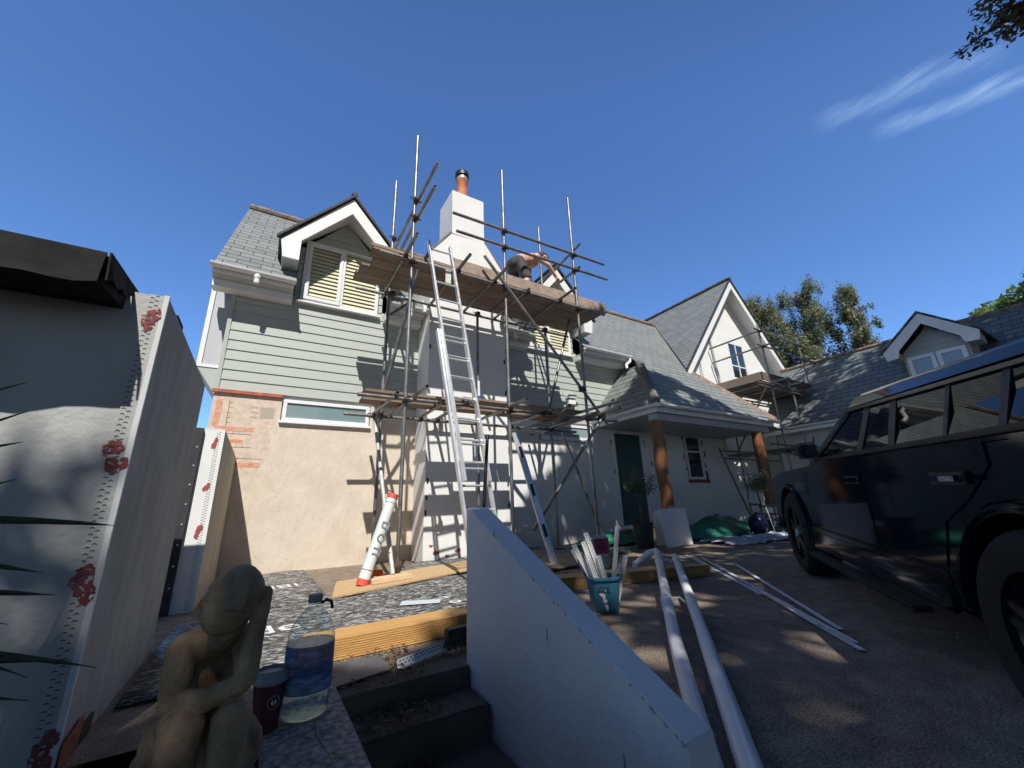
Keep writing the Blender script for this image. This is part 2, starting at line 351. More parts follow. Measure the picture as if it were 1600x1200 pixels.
# --- walls (solid core) ---
core = MB()
core.box(-.735, 9.3, FY+.03, 12.0, -.05, 3.98)
core.box(9.3, 15.1, FY+.03, 12.0, -.05, 4.0)
core.build('wall', grey_render, H)
tan = bpy.data.materials.new('woodfibre_board'); tan.use_nodes = True
t = tan.node_tree; b = t.nodes['Principled BSDF']; b.inputs['Roughness'].default_value = .9
co = t.nodes.new('ShaderNodeTexCoord')
n = t.nodes.new('ShaderNodeTexNoise'); n.inputs['Scale'].default_value = 3.2; n.inputs['Detail'].default_value = 9; n.inputs['Roughness'].default_value = .65; t.links.new(co.outputs['Object'], n.inputs['Vector'])
r = t.nodes.new('ShaderNodeValToRGB'); r.color_ramp.elements[0].position = .3; r.color_ramp.elements[1].position = .72; r.color_ramp.elements[0].color = (.59, .50, .40, 1); r.color_ramp.elements[1].color = (.72, .63, .515, 1)
t.links.new(n.outputs['Fac'], r.inputs[0])
n2 = t.nodes.new('ShaderNodeTexNoise'); n2.inputs['Scale'].default_value = 60; n2.inputs['Detail'].default_value = 3; t.links.new(co.outputs['Object'], n2.inputs['Vector'])
r2 = t.nodes.new('ShaderNodeValToRGB'); r2.color_ramp.elements[0].position = .30; r2.color_ramp.elements[1].position = .36; r2.color_ramp.elements[0].color = (.55, .5, .46, 1); r2.color_ramp.elements[1].color = (1, 1, 1, 1); t.links.new(n2.outputs['Fac'], r2.inputs[0])
mx = t.nodes.new('ShaderNodeMix'); mx.data_type = 'RGBA'; mx.blend_type = 'MULTIPLY'; mx.inputs[0].default_value = 1; t.links.new(r.outputs[0], mx.inputs[6]); t.links.new(r2.outputs[0], mx.inputs[7]); t.links.new(mx.outputs[2], b.inputs['Base Color'])
bp = t.nodes.new('ShaderNodeBump'); bp.inputs['Strength'].default_value = .7; bp.inputs['Distance'].default_value = .012
mp = t.nodes.new('ShaderNodeMapping'); mp.inputs['Scale'].default_value = (1.2, 1, .5); t.links.new(co.outputs['Object'], mp.inputs[0])
n3 = t.nodes.new('ShaderNodeTexNoise'); n3.inputs['Scale'].default_value = 14; n3.inputs['Detail'].default_value = 6; t.links.new(mp.outputs[0], n3.inputs['Vector']); t.links.new(n3.outputs['Fac'], bp.inputs['Height']); t.links.new(bp.outputs[0], b.inputs['Normal'])
mb = MB()
for x0, x1, z0, z1 in ((-.735, .08, -.02, 2.36), (.08, 1.33, -.02, 2.0), (1.33, 2.09, -.02, 2.36)): mb.box(x0, x1, FY-.02, FY+.03, z0, z1)
mb.build('board_wall', tan, H, label='beige board wall with orange printed strips, left of the chimney')
pts = [(-.733, 2.36), (.0, 2.36), (.05, 2.1), (-.03, 1.85), (.02, 1.6), (-.05, 1.42), (-.12, 1.28), (-.35, 1.22), (-.55, 1.26), (-.733, 1.2)]
MB().prism([(x, FY-.0199, z) for x, z in pts], (0, -.0009, 0)).build('bare_board_patch', mat('bare_board', (.56, .43, .34), .9, col2=(.70, .585, .48), vscale=14, detail=8, bump=.5, bscale=50), H)
orange = mat('orange_print', (.60, .20, .10), .8, col2=(.62, .42, .30), vscale=30)
mb = MB()
for x0, x1, z0, z1 in ((-.66, -.22, 1.84, 1.90), (-.72, -.32, 1.68, 1.73), (-.56, -.08, 1.36, 1.42), (-.69, -.62, 1.90, 2.27)): MB().box(x0, x1, FY-.0228, FY-.0195, z0, z1).build('print_strip', orange, H)
ink = mat('black_ink', (.12, .10, .09), .8)
mb = MB()
for x0, x1, z in ((-.66, -.24, 1.80), (-.60, -.20, 1.62), (-.56, -.08, 1.47)):
    mb.box(x0, x1, FY-.0222, FY-.0195, z, z+.006)
    for i in range(6): mb.box(x0+i*.07, x0+i*.07+.005, FY-.0222, FY-.0195, z, z+.03)
mb.box(-.545, -.538, FY-.0222, FY-.0195, 1.9, 2.26)
for i in range(5): mb.box(-.54, -.50, FY-.0222, FY-.0195, 1.95+i*.07, 1.955+i*.07)
mb.build('print_ruler', ink, H)
mb = MB().box(-.17, .0, FY-.0222, FY-.0195, 2.04, 2.20)
for z in (2.05, 2.12, 2.19):
    mb.box(-.29, -.20, FY-.0222, FY-.0195, z-.012, z+.012)
mb.build('print_panel', mat('grey_print', (.36, .30, .25), .85, col2=(.5, .42, .33), vscale=60), H)
MB().box(-.76, .08, FY-.06, FY-.02, 2.36, 2.405).build('membrane_strip', mat('orange_membrane', (.60, .14, .05), .6, col2=(.20, .07, .04), vscale=12), H, label='orange membrane strip hanging under the sage boards')
# --- cladding: lapped boards, real geometry ---
def boards(rows, y, name, parent, m=sage, th=.020):
    """rows: list of (z0, z1, [(xa0, xb0, xa1, xb1)]) bottom and top extents"""
    mb = MB()
    for z0, z1, spans in rows:
        for xa0, xb0, xa1, xb1 in spans:
            if xb0-xa0 < .01 and xb1-xa1 < .01: continue
            mb.add([(xa0, y-th, z0), (xb0, y-th, z0), (xb1, y-.006, z1), (xa1, y-.006, z1), (xa0, y+.01, z0), (xb0, y+.01, z0), (xb1, y+.01, z1), (xa1, y+.01, z1)],
                   [(0, 1, 2, 3), (0, 4, 5, 1), (0, 3, 7, 4), (1, 5, 6, 2), (3, 2, 6, 7)])
    return mb.build(name, m, parent)
P = .15
rows = []
z = 2.41
while z < 3.98:
    rows.append((z, z+P+.004, [(-.70, 2.08, -.70, 2.08), (3.57, 7.3, 3.57, 7.3)])); z += P
boards(rows, FY, 'cladding', H)
ZT = z
MB().box(-.745, -.695, FY-.03, FY+.05, 2.40, 3.98).build('corner_board', sage, H)
D1, D2 = .72, 5.05
for k, (cx, hw, wl, wr, apx) in enumerate(((D1, .68, -.60, .60, 5.84), (D2, .68, -.60, .60, 5.84))):
    D = MB().box(cx-hw, cx+hw, FY+.02, FY+1.2, 3.9, 4.9)
    D.prism([(cx-hw, FY+.02, 4.9), (cx+hw, FY+.02, 4.9), (cx, FY+.02, 5.66)], (0, 2.0, 0))
    dm = D.build('dormer', sage, H, label='left dormer with wide window' if k == 0 else 'right dormer half hidden by the platform')
    rw = []; z = ZT
    while z < 5.7:
        z1 = z+P+.004
        def hwz(q): return hw if q < 4.86 else max(0, (5.66-q)/1.12)
        a, b_ = hwz(z), hwz(z1)
        if z1 <= 3.99 or z > 5.12-.03: sp = [(cx-a, cx+a, cx-b_, cx+b_)]
        else: sp = [(cx-a, cx+wl-.02, cx-a, cx+wl-.02), (cx+wr+.02, cx+a, cx+wr+.02, cx+a)]
        rw.append((z, z1, sp)); z += P
    boards(rw, FY, 'dormer_cladding', dm)
    # window
    wz0, wz1 = 3.965, 5.10
    wf = MB(); fw = .055; yy0, yy1 = FY-.045, FY+.02
    wf.box(cx+wl, cx+wr, yy0, yy1, wz0, wz0+fw); wf.box(cx+wl, cx+wr, yy0, yy1, wz1-fw, wz1)
    wf.box(cx+wl, cx+wl+fw, yy0, yy1, wz0+fw, wz1-fw); wf.box(cx+wr-fw, cx+wr, yy0, yy1, wz0+fw, wz1-fw); wf.box(cx-.025, cx+.025, yy0, yy1, wz0+fw, wz1-fw)
    win = wf.build('window', pvc, H, bevel=.006)
    sh = MB(); a0, a1 = cx+wl+fw-.01, cx-.02     # opening sash on the left pane, proud
    sh.box(a0, a1, FY-.065, FY-.047, wz0+fw-.01, wz0+fw+.05); sh.box(a0, a1, FY-.065, FY-.047, wz1-fw-.05, wz1-fw+.01)
    sh.box(a0, a0+.055, FY-.065, FY-.047, wz0+fw+.05, wz1-fw-.05); sh.box(a1-.055, a1, FY-.065, FY-.047, wz0+fw+.05, wz1-fw-.05)
    sh.build('sash', pvc, win, bevel=.005)
    MB().box(cx+wl-.05, cx+wr+.05, FY-.09, FY+.01, wz0-.03, wz0-.002).build('sill', pvc, win, bevel=.004)
    bl = MB(); q = wz0+fw+.015
    while q < wz1-fw-.04:
        bl.add([(cx+wl+fw, FY-.019, q), (cx+wr-fw, FY-.019, q), (cx+wr-fw, FY+.006, q+.066), (cx+wl+fw, FY+.006, q+.066)], [(0, 1, 2, 3)]); q += .070
    bl.build('blind', blind, win); MB().box(cx+wl+fw, cx+wr-fw, FY+.010, FY+.016, wz0+fw, wz1-fw).build('blind_shadow_gap', mat('painted_gap_shade', (.34, .32, .22), .8), win)  # backing sheet painted dim to give the shade between slats
    pn = MB().poly([(cx+wl+fw, FY-.024, wz0+fw), (cx+wr-fw, FY-.024, wz0+fw), (cx+wr-fw, FY-.024, wz1-fw), (cx+wl+fw, FY-.024, wz1-fw)])
    gm = MT.get('clear_pane')
    if not gm:
        gm = bpy.data.materials.new('clear_pane'); gm.use_nodes = True; tt = gm.node_tree; tt.nodes.clear()
        tr = tt.nodes.new('ShaderNodeBsdfTransparent'); tr.inputs[0].default_value = (.93, .95, .94, 1); gl = tt.nodes.new('ShaderNodeBsdfGlossy'); gl.inputs['Roughness'].default_value = .02
        fr = FR(tt, .05, .75, 4); ms = tt.nodes.new('ShaderNodeMixShader'); oo = tt.nodes.new('ShaderNodeOutputMaterial')
        tt.links.new(fr.outputs[0], ms.inputs[0]); tt.links.new(tr.outputs[0], ms.inputs[1]); tt.links.new(gl.outputs[0], ms.inputs[2]); tt.links.new(ms.outputs[0], oo.inputs[0]); MT['clear_pane'] = gm
    pn.build('pane', gm, win)
    # barge boards: pitched front board with boxed ends
    y0, y1 = 6.08, 6.115
    ap, ow, oz, bz, iz = apx+.02, .96, 4.72, 4.43, 4.78
    for s in (-1, 1):
        bg_ = MB().prism([(cx, y0, ap), (cx+s*ow, y0, oz), (cx+s*(ow-.05), y0, bz), (cx+s*.69, y0, bz), (cx+s*.69, y0, iz), (cx, y0, ap-.30)], (0, y1-y0, 0))
        bb = bg_.build('barge_board', fascia, dm)
        MB().prism([(cx+s*(ow-.05), y1, bz+.005), (cx+s*.69, y1, bz+.005), (cx+s*.69, y1, iz), (cx+s*(ow-.02), y1, oz)], (0, .43, 0)).build('boxed_eave', pvc_grey, dm)
        # sloping soffit and slates
        sf = MB().prism([(cx, y1, ap-.16), (cx+s*.70, y1, 4.86+.16), (cx+s*.70, y1, 4.86+.13), (cx, y1, ap-.20)], (0, .42, 0)); sf.build('soffit', fascia, dm)
        zb = 1.17
        def ry(zz): return 6.15+(zz-4.1)/1.13
        rf = MB().poly([(cx, 6.05, ap+.045), (cx+s*(ow+.03), 6.05, oz+.03), (cx+s*(ow+.03), ry(oz+.03)+.02, oz+.03), (cx, ry(ap+.045)+.02, ap+.045)])
        rf.poly([(cx, 6.05, ap+.02), (cx, 6.05, ap+.045), (cx+s*(ow+.03), 6.05, oz+.03), (cx+s*(ow+.03), 6.05, oz+.005)])
        rf.build('dormer_roof', slate, dm, uv=((0, 1, 0), (0, 0, 1.35)))
        vg = MB().prism([(cx, 6.035, ap+.075), (cx+s*(ow+.06), 6.035, oz+.035), (cx+s*(ow+.05), 6.035, oz-.0), (cx, 6.035, ap+.02)], (0, .07, 0)); vg.build('verge_tile', tile_dark, dm)
    MB().path([(cx, 6.03, ap+.075), (cx, 7.8, ap+.075)], .05, n=6).build('ridge_tile', tile_dark, dm)
# --- main roof ---
S1 = (0, 1/SL*1.0, 1.13/SL)
roof = MB()
def rp(x, y): return (x, y, rz_(y))
for x0, x1, y0 in ((-.98, D1-.69, 6.12), (D1-.69, D1+.69, 6.62), (D1+.69, 2.10, 6.12), (2.10, 3.56, 6.62), (3.56, D2-.69, 6.12), (D2-.69, D2+.69, 6.62), (D2+.69, 7.19, 6.12)):
    roof.poly([rp(x0, y0), rp(x1, y0), rp(x1, 8.65), rp(x0, 8.65)])
    roof.poly([(x0, y0, rz_(y0)-.03), (x1, y0, rz_(y0)-.03), rp(x1, y0), rp(x0, y0)])
# catslide down over the porch, bounded by hip and by the wing's valley
roof.poly([rp(7.19, 5.89), rp(6.10, 4.74), rp(10.35, 4.74), rp(9.22, 6.06), rp(11.8, 8.65), rp(7.19, 8.65)])
roof.build('roof', slate, H, uv=((1, 0, 0), S1))
back = MB().poly([(-.98, 8.65, 6.925), (12.3, 8.65, 6.925), (12.3, 12.3, 2.8), (-.98, 12.3, 2.8)]); back.build('rear_roof', slate, H, uv=((1, 0, 0), S1))
MB().prism([(-.735, 6.56, 3.9), (-.735, 6.56, 4.4), (-.735, 8.65, 6.86), (-.735, 12., 3.9)], (.1, 0, 0)).build('gable_end', sage, H)
MB().prism([(-.95, 6.12, 4.0), (-.95, 6.12, 4.05), (-.95, 8.65, 6.90), (-.95, 8.65, 6.74)], (.05, 0, 0)).build('verge_board', fascia, H)
# ridge tiles, slightly uneven
mb = MB(); x = -.98
while x < 11.6:
    dz = random.uniform(-.006, .006); mb.path([(x, 8.65, 6.965+dz), (x+.43, 8.65, 6.97+dz)], [.065, .075], n=8); x += .445
mb.build('ridge_tile', ridge_m, H, smooth=True)
# hip side slope of porch
mb = MB().poly([(6.10, 4.74, rz_(4.74)), (7.19, 5.89, rz_(5.89)), (7.19, FY, rz_(5.89)), (6.10, FY, rz_(4.74))])
mb.build('hip_slope', slate, H, uv=((0, 1, 0), (.66, 0, .75)))
mb = MB(); A = Vector((6.12, 4.76, rz_(4.74)+.03)); B = Vector((7.2, 5.9, rz_(5.89)+.05))
for i in range(4):
    mb.path([A.lerp(B, i/4), A.lerp(B, (i+1)/4-.004)], [.085, .095], n=10)
mb.build('hip_tile', mat('hip_tile_clay', (.10, .095, .09), .85, col2=(.20, .185, .165), vscale=6, bump=.3), H, smooth=True)
# eaves: soffit box, fascia, gutter
def gutter(p, q, parent, brk=.75, r=.055, name='gutter'):
    p = Vector(p); q = Vector(q); d = (q-p); L = d.length; d.normalize(); sdir = d.cross(Vector((0, 0, 1))); mb = MB()
    def prof(c, rr, t=.006):
        pts = []
        for i in range(9): a = pi+pi*i/8; pts.append(c+sdir*cos(a)*rr+Vector((0, 0, 1))*sin(a)*rr)
        for i in range(9): a = 2*pi-pi*i/8; pts.append(c+sdir*cos(a)*(rr-t)+Vector((0, 0, 1))*sin(a)*(rr-t))
        return pts
    def seg(a, b_, rr):
        A_, B_ = prof(p+d*a, rr), prof(p+d*b_, rr); n_ = len(A_)
        mb.add(A_+B_, [(i, (i+1) % n_, n_+(i+1) % n_, n_+i) for i in range(n_)]+[tuple(range(n_)), tuple(range(n_, 2*n_))])
    seg(0, L, r)
    k = max(1, int(L/brk)); 
    for i in range(k+1):
        a = min(L-.03, max(0, L*i/k-.015)); seg(a, a+.03, r+.008)
    o_ = mb.build(name, pvc, parent, smooth=True); return o_
def eave(x0, x1, outlet=None, ends=(1, 1)):
    MB().box(x0, x1, 6.16, 6.185, 3.975, 4.09).build('fascia', fascia, H)
    MB().box(x0, x1, 6.186, FY-.022, 3.965, 3.98).build('soffit', pvc_grey, H)
    MB().box(x0+.002, x1-.002, 6.33, FY-.0222, 3.855, 3.964).build('eave_box', fascia, H)
    g_ = gutter((x0-.02, 6.10, 4.075), (x1+.02, 6.10, 4.075), H)
    if outlet:
        MB().tube((outlet, 6.10, 4.04), (outlet, 6.10, 3.90), .036, n=14).tube((outlet, 6.10, 4.03), (outlet, 6.10, 3.98), .044, n=14).build('outlet', pvc, g_, smooth=True)
eave(-.98, D1-.70, -.45); eave(D1+.70, 2.06, 1.8); eave(3.58, D2-.70, 3.9); eave(D2+.70, 7.15, None)
MB().path([(7.12, 6.10, 4.05), (7.12, 6.10, 3.95), (7.02, 6.14, 3.86), (7.0, 6.12, 3.76)], .036, n=12).build('downpipe_stub', pvc, H, smooth=True)
# dormer eave returns of loose pipe near the chimney
MB().path([(1.62, 6.12, 4.22), (1.75, 6.10, 4.2), (1.82, 6.08, 4.12), (1.82, 6.08, 4.0)], .034, n=12).path([(1.98, 6.1, 4.22), (2.03, 6.08, 4.12), (2.02, 6.08, 4.02)], .034, n=12).build('pipe_bend', pvc, H, smooth=True)
# --- chimney ---
ch = MB(); cy0, cy1 = 5.96, 7.1
ch.box(2.08, 3.57, cy0, FY-.002, -.05, 3.9)
ch.prism([(2.08, cy0, 3.9), (3.57, cy0, 3.9), (3.57, cy0, 5.22), (3.16, cy0, 5.76), (2.47, cy0, 5.76), (2.08, cy0, 5.22)], (0, .64, 0))
ch.box(2.47, 3.16, cy0, cy0+.66, 5.76, 6.77)
cm = ch.build('chimney', white_render, H, bevel=.006)
for s, xa, xb in ((-1, 2.08, 2.47), (1, 3.57, 3.16)):
    MB().prism([(xa+s*.03, cy0+.0, 5.20), (xb+s*.0, cy0+.0, 5.765), (xb+s*.012, cy0+.0, 5.80), (xa+s*.05, cy0+.0, 5.235)], (0, .64, 0)).build('flashing', lead, cm)
pot = MB().lathe([(.125, 6.79), (.135, 6.84), (.12, 6.86), (.112, 7.36), (.125, 7.38), (.125, 7.42), (.11, 7.43), (.10, 7.43)], (2.82, 6.28, 0), 24).build('chimney_pot', terracotta, cm, smooth=True)
MB().lathe([(.12, 7.44), (.124, 7.50), (.148, 7.505), (.148, 7.59), (.13, 7.62), (0, 7.63)], (2.82, 6.28, 0), 24).build('cowl', soot, pot, smooth=True)
MB().lathe([(.116, 7.43), (.122, 7.43), (.122, 7.50), (.116, 7.50)], (2.82, 6.28, 0), 20).build('cowl_strap', alu, pot, smooth=True)
redp = mat('red_paint_splash', (.36, .07, .07), .7)
mb = MB()
for x, z_, s in ((2.28, .12, .05), (2.62, .13, .045), (2.85, .11, .06), (2.2, .22, .03), (2.45, .07, .03)):
    pts = [(x+s*(1+.4*random.random())*cos(a)*.9, cy0-.002, z_+s*(.4+.5*random.random())*sin(a)) for a in [i*2*pi/9 for i in range(9)]]
    MB().prism(pts, (0, .001, 0)).build('red_splash', redp, cm)
# small dark holes and fixings left on the chimney edges
mb = MB()
for x, z_ in ((2.10, 3.35), (2.12, 1.15), (2.11, .9), (2.1, .68), (3.54, 3.3), (3.55, 2.7), (3.54, 1.1), (3.54, .75)):
    mb.box(x-.012, x+.012, cy0-.012, cy0+.002, z_-.035, z_+.035)
mb.build('fixing', soot, cm)
# --- lower right wall: render coat ---
mb = MB()
for x0, x1, z0, z1 in ((3.57, 4.62, -.02, 2.38), (4.62, 6.0, -.02, 2.0), (6.0, 6.69, -.02, 2.5), (6.69, 7.60, 2.26, 3.2), (7.60, 9.22, -.02, 3.2), (9.22, 9.98, -.02, 1.2), (9.22, 9.98, 2.42, 3.2), (9.98, 11.0, -.02, 3.4)):
    mb.box(x0, x1, FY-.02, FY+.03, z0, z1)
mb.build('render_coat', white_render, H)
MB().box(6.2, 11.0, FY+.0, FY+.1, 3.15, 4.0).build('wall_head', grey_render, H)
# narrow windows
def window(x0, x1, z0, z1, y=FY, fw=.05, mull=(), trans=(), gl=glass, nm='window', lab=None, fm=pvc, proud=.03, sill=.04):
    f = MB(); a, b_ = y-proud, y+.02
    f.box(x0, x1, a, b_, z0, z0+fw); f.box(x0, x1, a, b_, z1-fw, z1); f.box(x0, x0+fw, a, b_, z0+fw, z1-fw); f.box(x1-fw, x1, a, b_, z0+fw, z1-fw)
    for q in mull: f.box(q-.02, q+.02, a, b_, z0+fw, z1-fw)
    for q in trans: f.box(x0+fw, x1-fw, a+.002, b_, q-.022, q+.022)
    w_ = f.build(nm, fm, H, bevel=.005, label=lab)
    MB().box(x0+fw, x1-fw, y-.008, y-.002, z0+fw, z1-fw).build('pane', gl, w_)
    if sill: MB().box(x0-.03, x1+.03, y-.03-sill, y+.01, z0-.04, z0-.002).build('sill', fm, w_, bevel=.004)
    return w_
gl2 = mat('frosted_glass', (.16, .24, .24), .12, spec=.8, col2=(.30, .38, .38), vscale=.8)
window(.10, 1.31, 2.03, 2.35, gl=gl2, lab='long narrow window above the beige wall')
window(4.72, 6.0, 2.05, 2.36, gl=gl2, lab='long narrow window behind the right end of the scaffold')
window(9.27, 9.93, 1.24, 2.38, fw=.06, trans=(1.95,), lab='porch window with small top light', sill=0)
MB().box(9.2, 10.0, FY-.09, FY+.0, 1.16, 1.22).build('brick_sill', mat('red_brick', (.24, .06, .045), .85, var=.2), H)
dk = mat('dark_patch', (.03, .03, .03), .85)
mb = MB()      # masonry fixings and gaps in the render around door and window
for x, z_, a, c_ in [(9.2+.09*i, 2.46+.01*(i % 2), .04, .016) for i in range(8)]+[(9.20, 2.3, .02, .05), (9.16, 1.8, .02, .06), (9.20, 1.5, .02, .04), (10.02, 2.2, .02, .08), (10.06, 1.9, .025, .08), (10.03, 1.6, .02, .06), (10.02, 1.3, .04, .16), (6.62, 2.05, .012, .06), (6.64, 1.4, .012, .04), (6.66, .7, .012, .05), (7.72, 2.1, .012, .06), (7.9, 1.6, .02, .05), (8.05, 1.1, .02, .12), (8.1, .85, .03, .08), (6.8, 2.38, .05, .014), (7.2, 2.38, .05, .014), (7.55, 2.36, .04, .014), (8.2, 1.9, .02, .06), (8.5, 2.1, .02, .05)]:
    mb.box(x-a, x+a, FY-.026, FY-.019, z_-c_, z_+c_)
mb.build('render_gap', dk, H)
# front door
dm_ = mat('green_door', (.035, .085, .075), .35, var=.1)
f = MB(); f.box(6.66, 6.72, FY-.05, FY+.03, .26, 2.32); f.box(7.57, 7.63, FY-.05, FY+.03, .26, 2.32); f.box(6.72, 7.57, FY-.05, FY+.03, 2.26, 2.32); f.box(6.6, 7.69, FY-.09, FY+.03, .18, .26)
df = f.build('door_frame', pvc, H, bevel=.004)
dd = MB().box(6.72, 7.57, FY-.02, FY+.02, .26, 2.26).build('door', dm_, H)
mb = MB()
for x0, x1, z0, z1 in ((6.82, 7.1, 1.72, 2.05), (7.2, 7.48, 1.72, 2.05), (6.82, 7.1, .45, 1.55), (7.2, 7.48, .45, 1.55)):
    for a in ((x0, x1, z0, z0+.02), (x0, x1, z1-.02, z1), (x0, x0+.02, z0, z1), (x1-.02, x1, z0, z1)): mb.box(a[0], a[1], FY-.03, FY-.019, a[2], a[3])
mb.build('panel_moulding', dm_, dd)
MB().tube((7.49, FY-.06, 1.25), (7.38, FY-.06, 1.25), .01).tube((7.49, FY-.06, 1.25), (7.49, FY-.02, 1.25), .012).build('handle', alu, dd)
MB().box(6.4, 8.2, 5.9, FY-.02, .0, .17).build('doorstep', concrete, H, bevel=.01)
# wall lamp / vent on the cladding
vt = MB().box(5.40, 5.63, FY-.14, FY-.02, 2.93, 3.02).box(5.42, 5.61, FY-.11, FY-.02, 2.80, 2.915).build('vent_hood', pvc, H, bevel=.01)
# --- porch: fascia, soffit, gutters, posts ---
ez = rz_(4.74)
MB().box(6.12, 10.3, 4.76, 4.785, ez-.17, ez-.02).box(6.12, 6.145, 4.786, FY-.021, ez-.17, ez-.02).build('porch_fascia', fascia, H)
MB().box(6.146, 11.0, 4.787, FY-.021, ez-.16, ez-.145).build('porch_soffit', pvc_grey, H)
MB().box(6.2, 10.2, 4.85, 5.05, ez-.30, ez-.161).build('porch_beam', pvc_grey, H)
gutter((6.05, 4.69, ez-.035), (10.38, 4.69, ez-.035), H, .6, .058); gutter((6.06, 6.5, ez-.035), (6.06, 4.64, ez-.035), H, .6, .058)
MB().path([(6.08, 6.46, ez-.07), (6.08, 6.46, ez-.16), (6.08, 6.42, ez-.24)], .034, n=12).build('downpipe_stub', pvc, H, smooth=True)
log = mat('varnished_log', (.13, .05, .017), .38, col2=(.28, .115, .038), vscale=3.0, stretch=(4, 4, .5), bump=.3, bscale=12)
for x in (6.24, 9.76):
    mb = MB(); pts = []; rr = []
    for i in range(9):
        z_ = .5+(ez-.30-.5)*i/8; pts.append((x+.012*sin(i*1.3+x), 4.93+.01*cos(i*1.7), z_)); rr.append(.118-.010*sin(i*.9)-.003*i*.5)
    mb.path(pts, rr, n=20); mb.build('post', log, H, smooth=True, label='left varnished log post on its white plinth' if x < 7 else 'right varnished log post')
    MB().box(x-.2, x+.2, 4.735, 5.12, -.02, .565).build('plinth', grey_render, H, bevel=.004)
# --- gable wing ---
GX, GZ = 12.27, 7.60; WY = 6.40
def wz(x): return GZ-1.165*abs(x-GX)
wall = MB()
def wing_poly(pts): wall.prism([(x, WY, z) for x, z in pts], (0, .12, 0))
wx0, wx1, wz0, wz1 = 12.10, 12.98, 4.30, 5.55
L_ = 9.35; R_ = 15.15
wing_poly([(L_, 3.2), (wx0, 3.2), (wx0, wz(wx0)-.12), (L_, wz(L_)-.12)])
wing_poly([(wx0, 3.2), (wx1, 3.2), (wx1, wz0), (wx0, wz0)])
wing_poly([(wx0, wz1), (wx1, wz1), (wx1, wz(wx1)-.12), (GX, GZ-.12), (wx0, wz(wx0)-.12)])
wing_poly([(wx1, 3.2), (R_, 3.2), (R_, wz(R_)-.12), (wx1, wz(wx1)-.12)])
wing_poly([(11.0, -.05), (R_, -.05), (R_, 3.2), (11.0, 3.2)])
wall.build('wing_wall', white_render, H)
window(wx0, wx1, wz0, wz1, y=WY+.03, fw=.05, mull=((wx0+wx1)/2,), trans=(4.75,), lab='white gable window above the small platform', sill=.03)
for s, xe in ((-1, 9.20), (1, 15.34)):
    ze = wz(xe)
    MB().prism([(GX, 6.0, GZ), (xe, 6.0, ze), (xe, 6.0, ze-.24), (GX, 6.0, GZ-.30)], (0, .03, 0)).build('barge_board', fascia, H)
    MB().prism([(GX, 6.031, GZ-.10), (xe, 6.031, ze-.10), (xe, 6.031, ze-.13), (GX, 6.031, GZ-.13)], (0, .37, 0)).build('wing_soffit', fascia, H)
    MB().prism([(GX, 5.96, GZ+.045), (xe+s*.05, 5.96, ze+.03), (xe+s*.05, 5.96, ze-.005), (GX, 5.96, GZ+.005)], (0, .07, 0)).build('verge_tile', tile_dark, H)
    if s < 0: pl = [(GX, 5.98, GZ+.04), (xe, 5.98, ze+.04), (9.25, 6.09, wz(9.25)+.04), (11.72, 8.68, 6.98), (GX, 9.4, GZ+.04)]
    else: pl = [(GX, 5.98, GZ+.04), (GX, 12, GZ+.04), (xe+.1, 12, ze-.07), (xe+.1, 5.98, ze-.07)]
    MB().poly(pl).build('wing_roof', slate, H, uv=((0, 1, 0), (.65*-s, 0, .76)))
MB().path([(9.24, 6.02, 4.02), (11.8, 8.62, 6.98)], .035, n=6).build('valley_lead', mat('pale_lead', (.42, .43, .44), .5, var=.1), H)
mb = MB(); y = 5.95
while y < 9.6: mb.path([(GX, y, GZ+.06), (GX, y+.43, GZ+.062)], [.06, .068], n=8); y += .445
mb.build('ridge_tile', mat('dark_ridge_tile', (.085, .07, .06), .85, var=.3, vscale=12), H, smooth=True)
# flashing strip where porch roof meets the wing wall, and pipe on the wall
MB().prism([(9.22, 6.06, rz_(6.06)), (10.35, 4.74, rz_(4.74)), (10.42, 4.74, rz_(4.74)+.05), (9.29, 6.08, rz_(6.06)+.07)], (.06, .0, .02)).build('verge_flashing', ridge_m, H)
MB().prism([(9.36, 6.05, rz_(6.05)+.0), (10.5, 4.74, rz_(4.74)), (10.5, 4.74, rz_(4.74)-.2), (9.36, 6.38, rz_(6.05)-.6)], (.03, 0, 0)).build('verge_cheek', fascia, H)
MB().path([(10.35, WY-.06, 4.9), (10.35, WY-.06, 4.0)], .018, n=8).build('vent_pipe', alu, H)
MB().path([(11.05, WY-.05, 6.0), (11.2, WY-.05, 3.7)], .03, n=8).build('cable_conduit', pvc_grey, H)
# --- side bay on the left gable wall ---
bx0, bx1, by0, by1, bz0, bz1 = -1.02, -.735, 6.72, 8.0, 2.80, 4.08
MB().box(bx0+.05, bx1, by0+.01, by1, bz0, bz1).build('bay', pvc_grey, H)
fr_ = MB().box(bx0, bx0+.055, by0-.01, by0+.05, bz0, bz1).box(bx0, bx1, by0-.012, by0+.05, bz0-.04, bz0-.001).box(bx0, bx1, by0-.012, by0+.05, bz1+.001, bz1+.05)
fr_.build('bay_frame', pvc, H)
MB().prism([(bx0+.01, by0, bz0-.041), (bx1, by0, bz0-.041), (bx1, by0, bz0-.45)], (0, 1.2, 0)).build('bay_underside', sage, H)
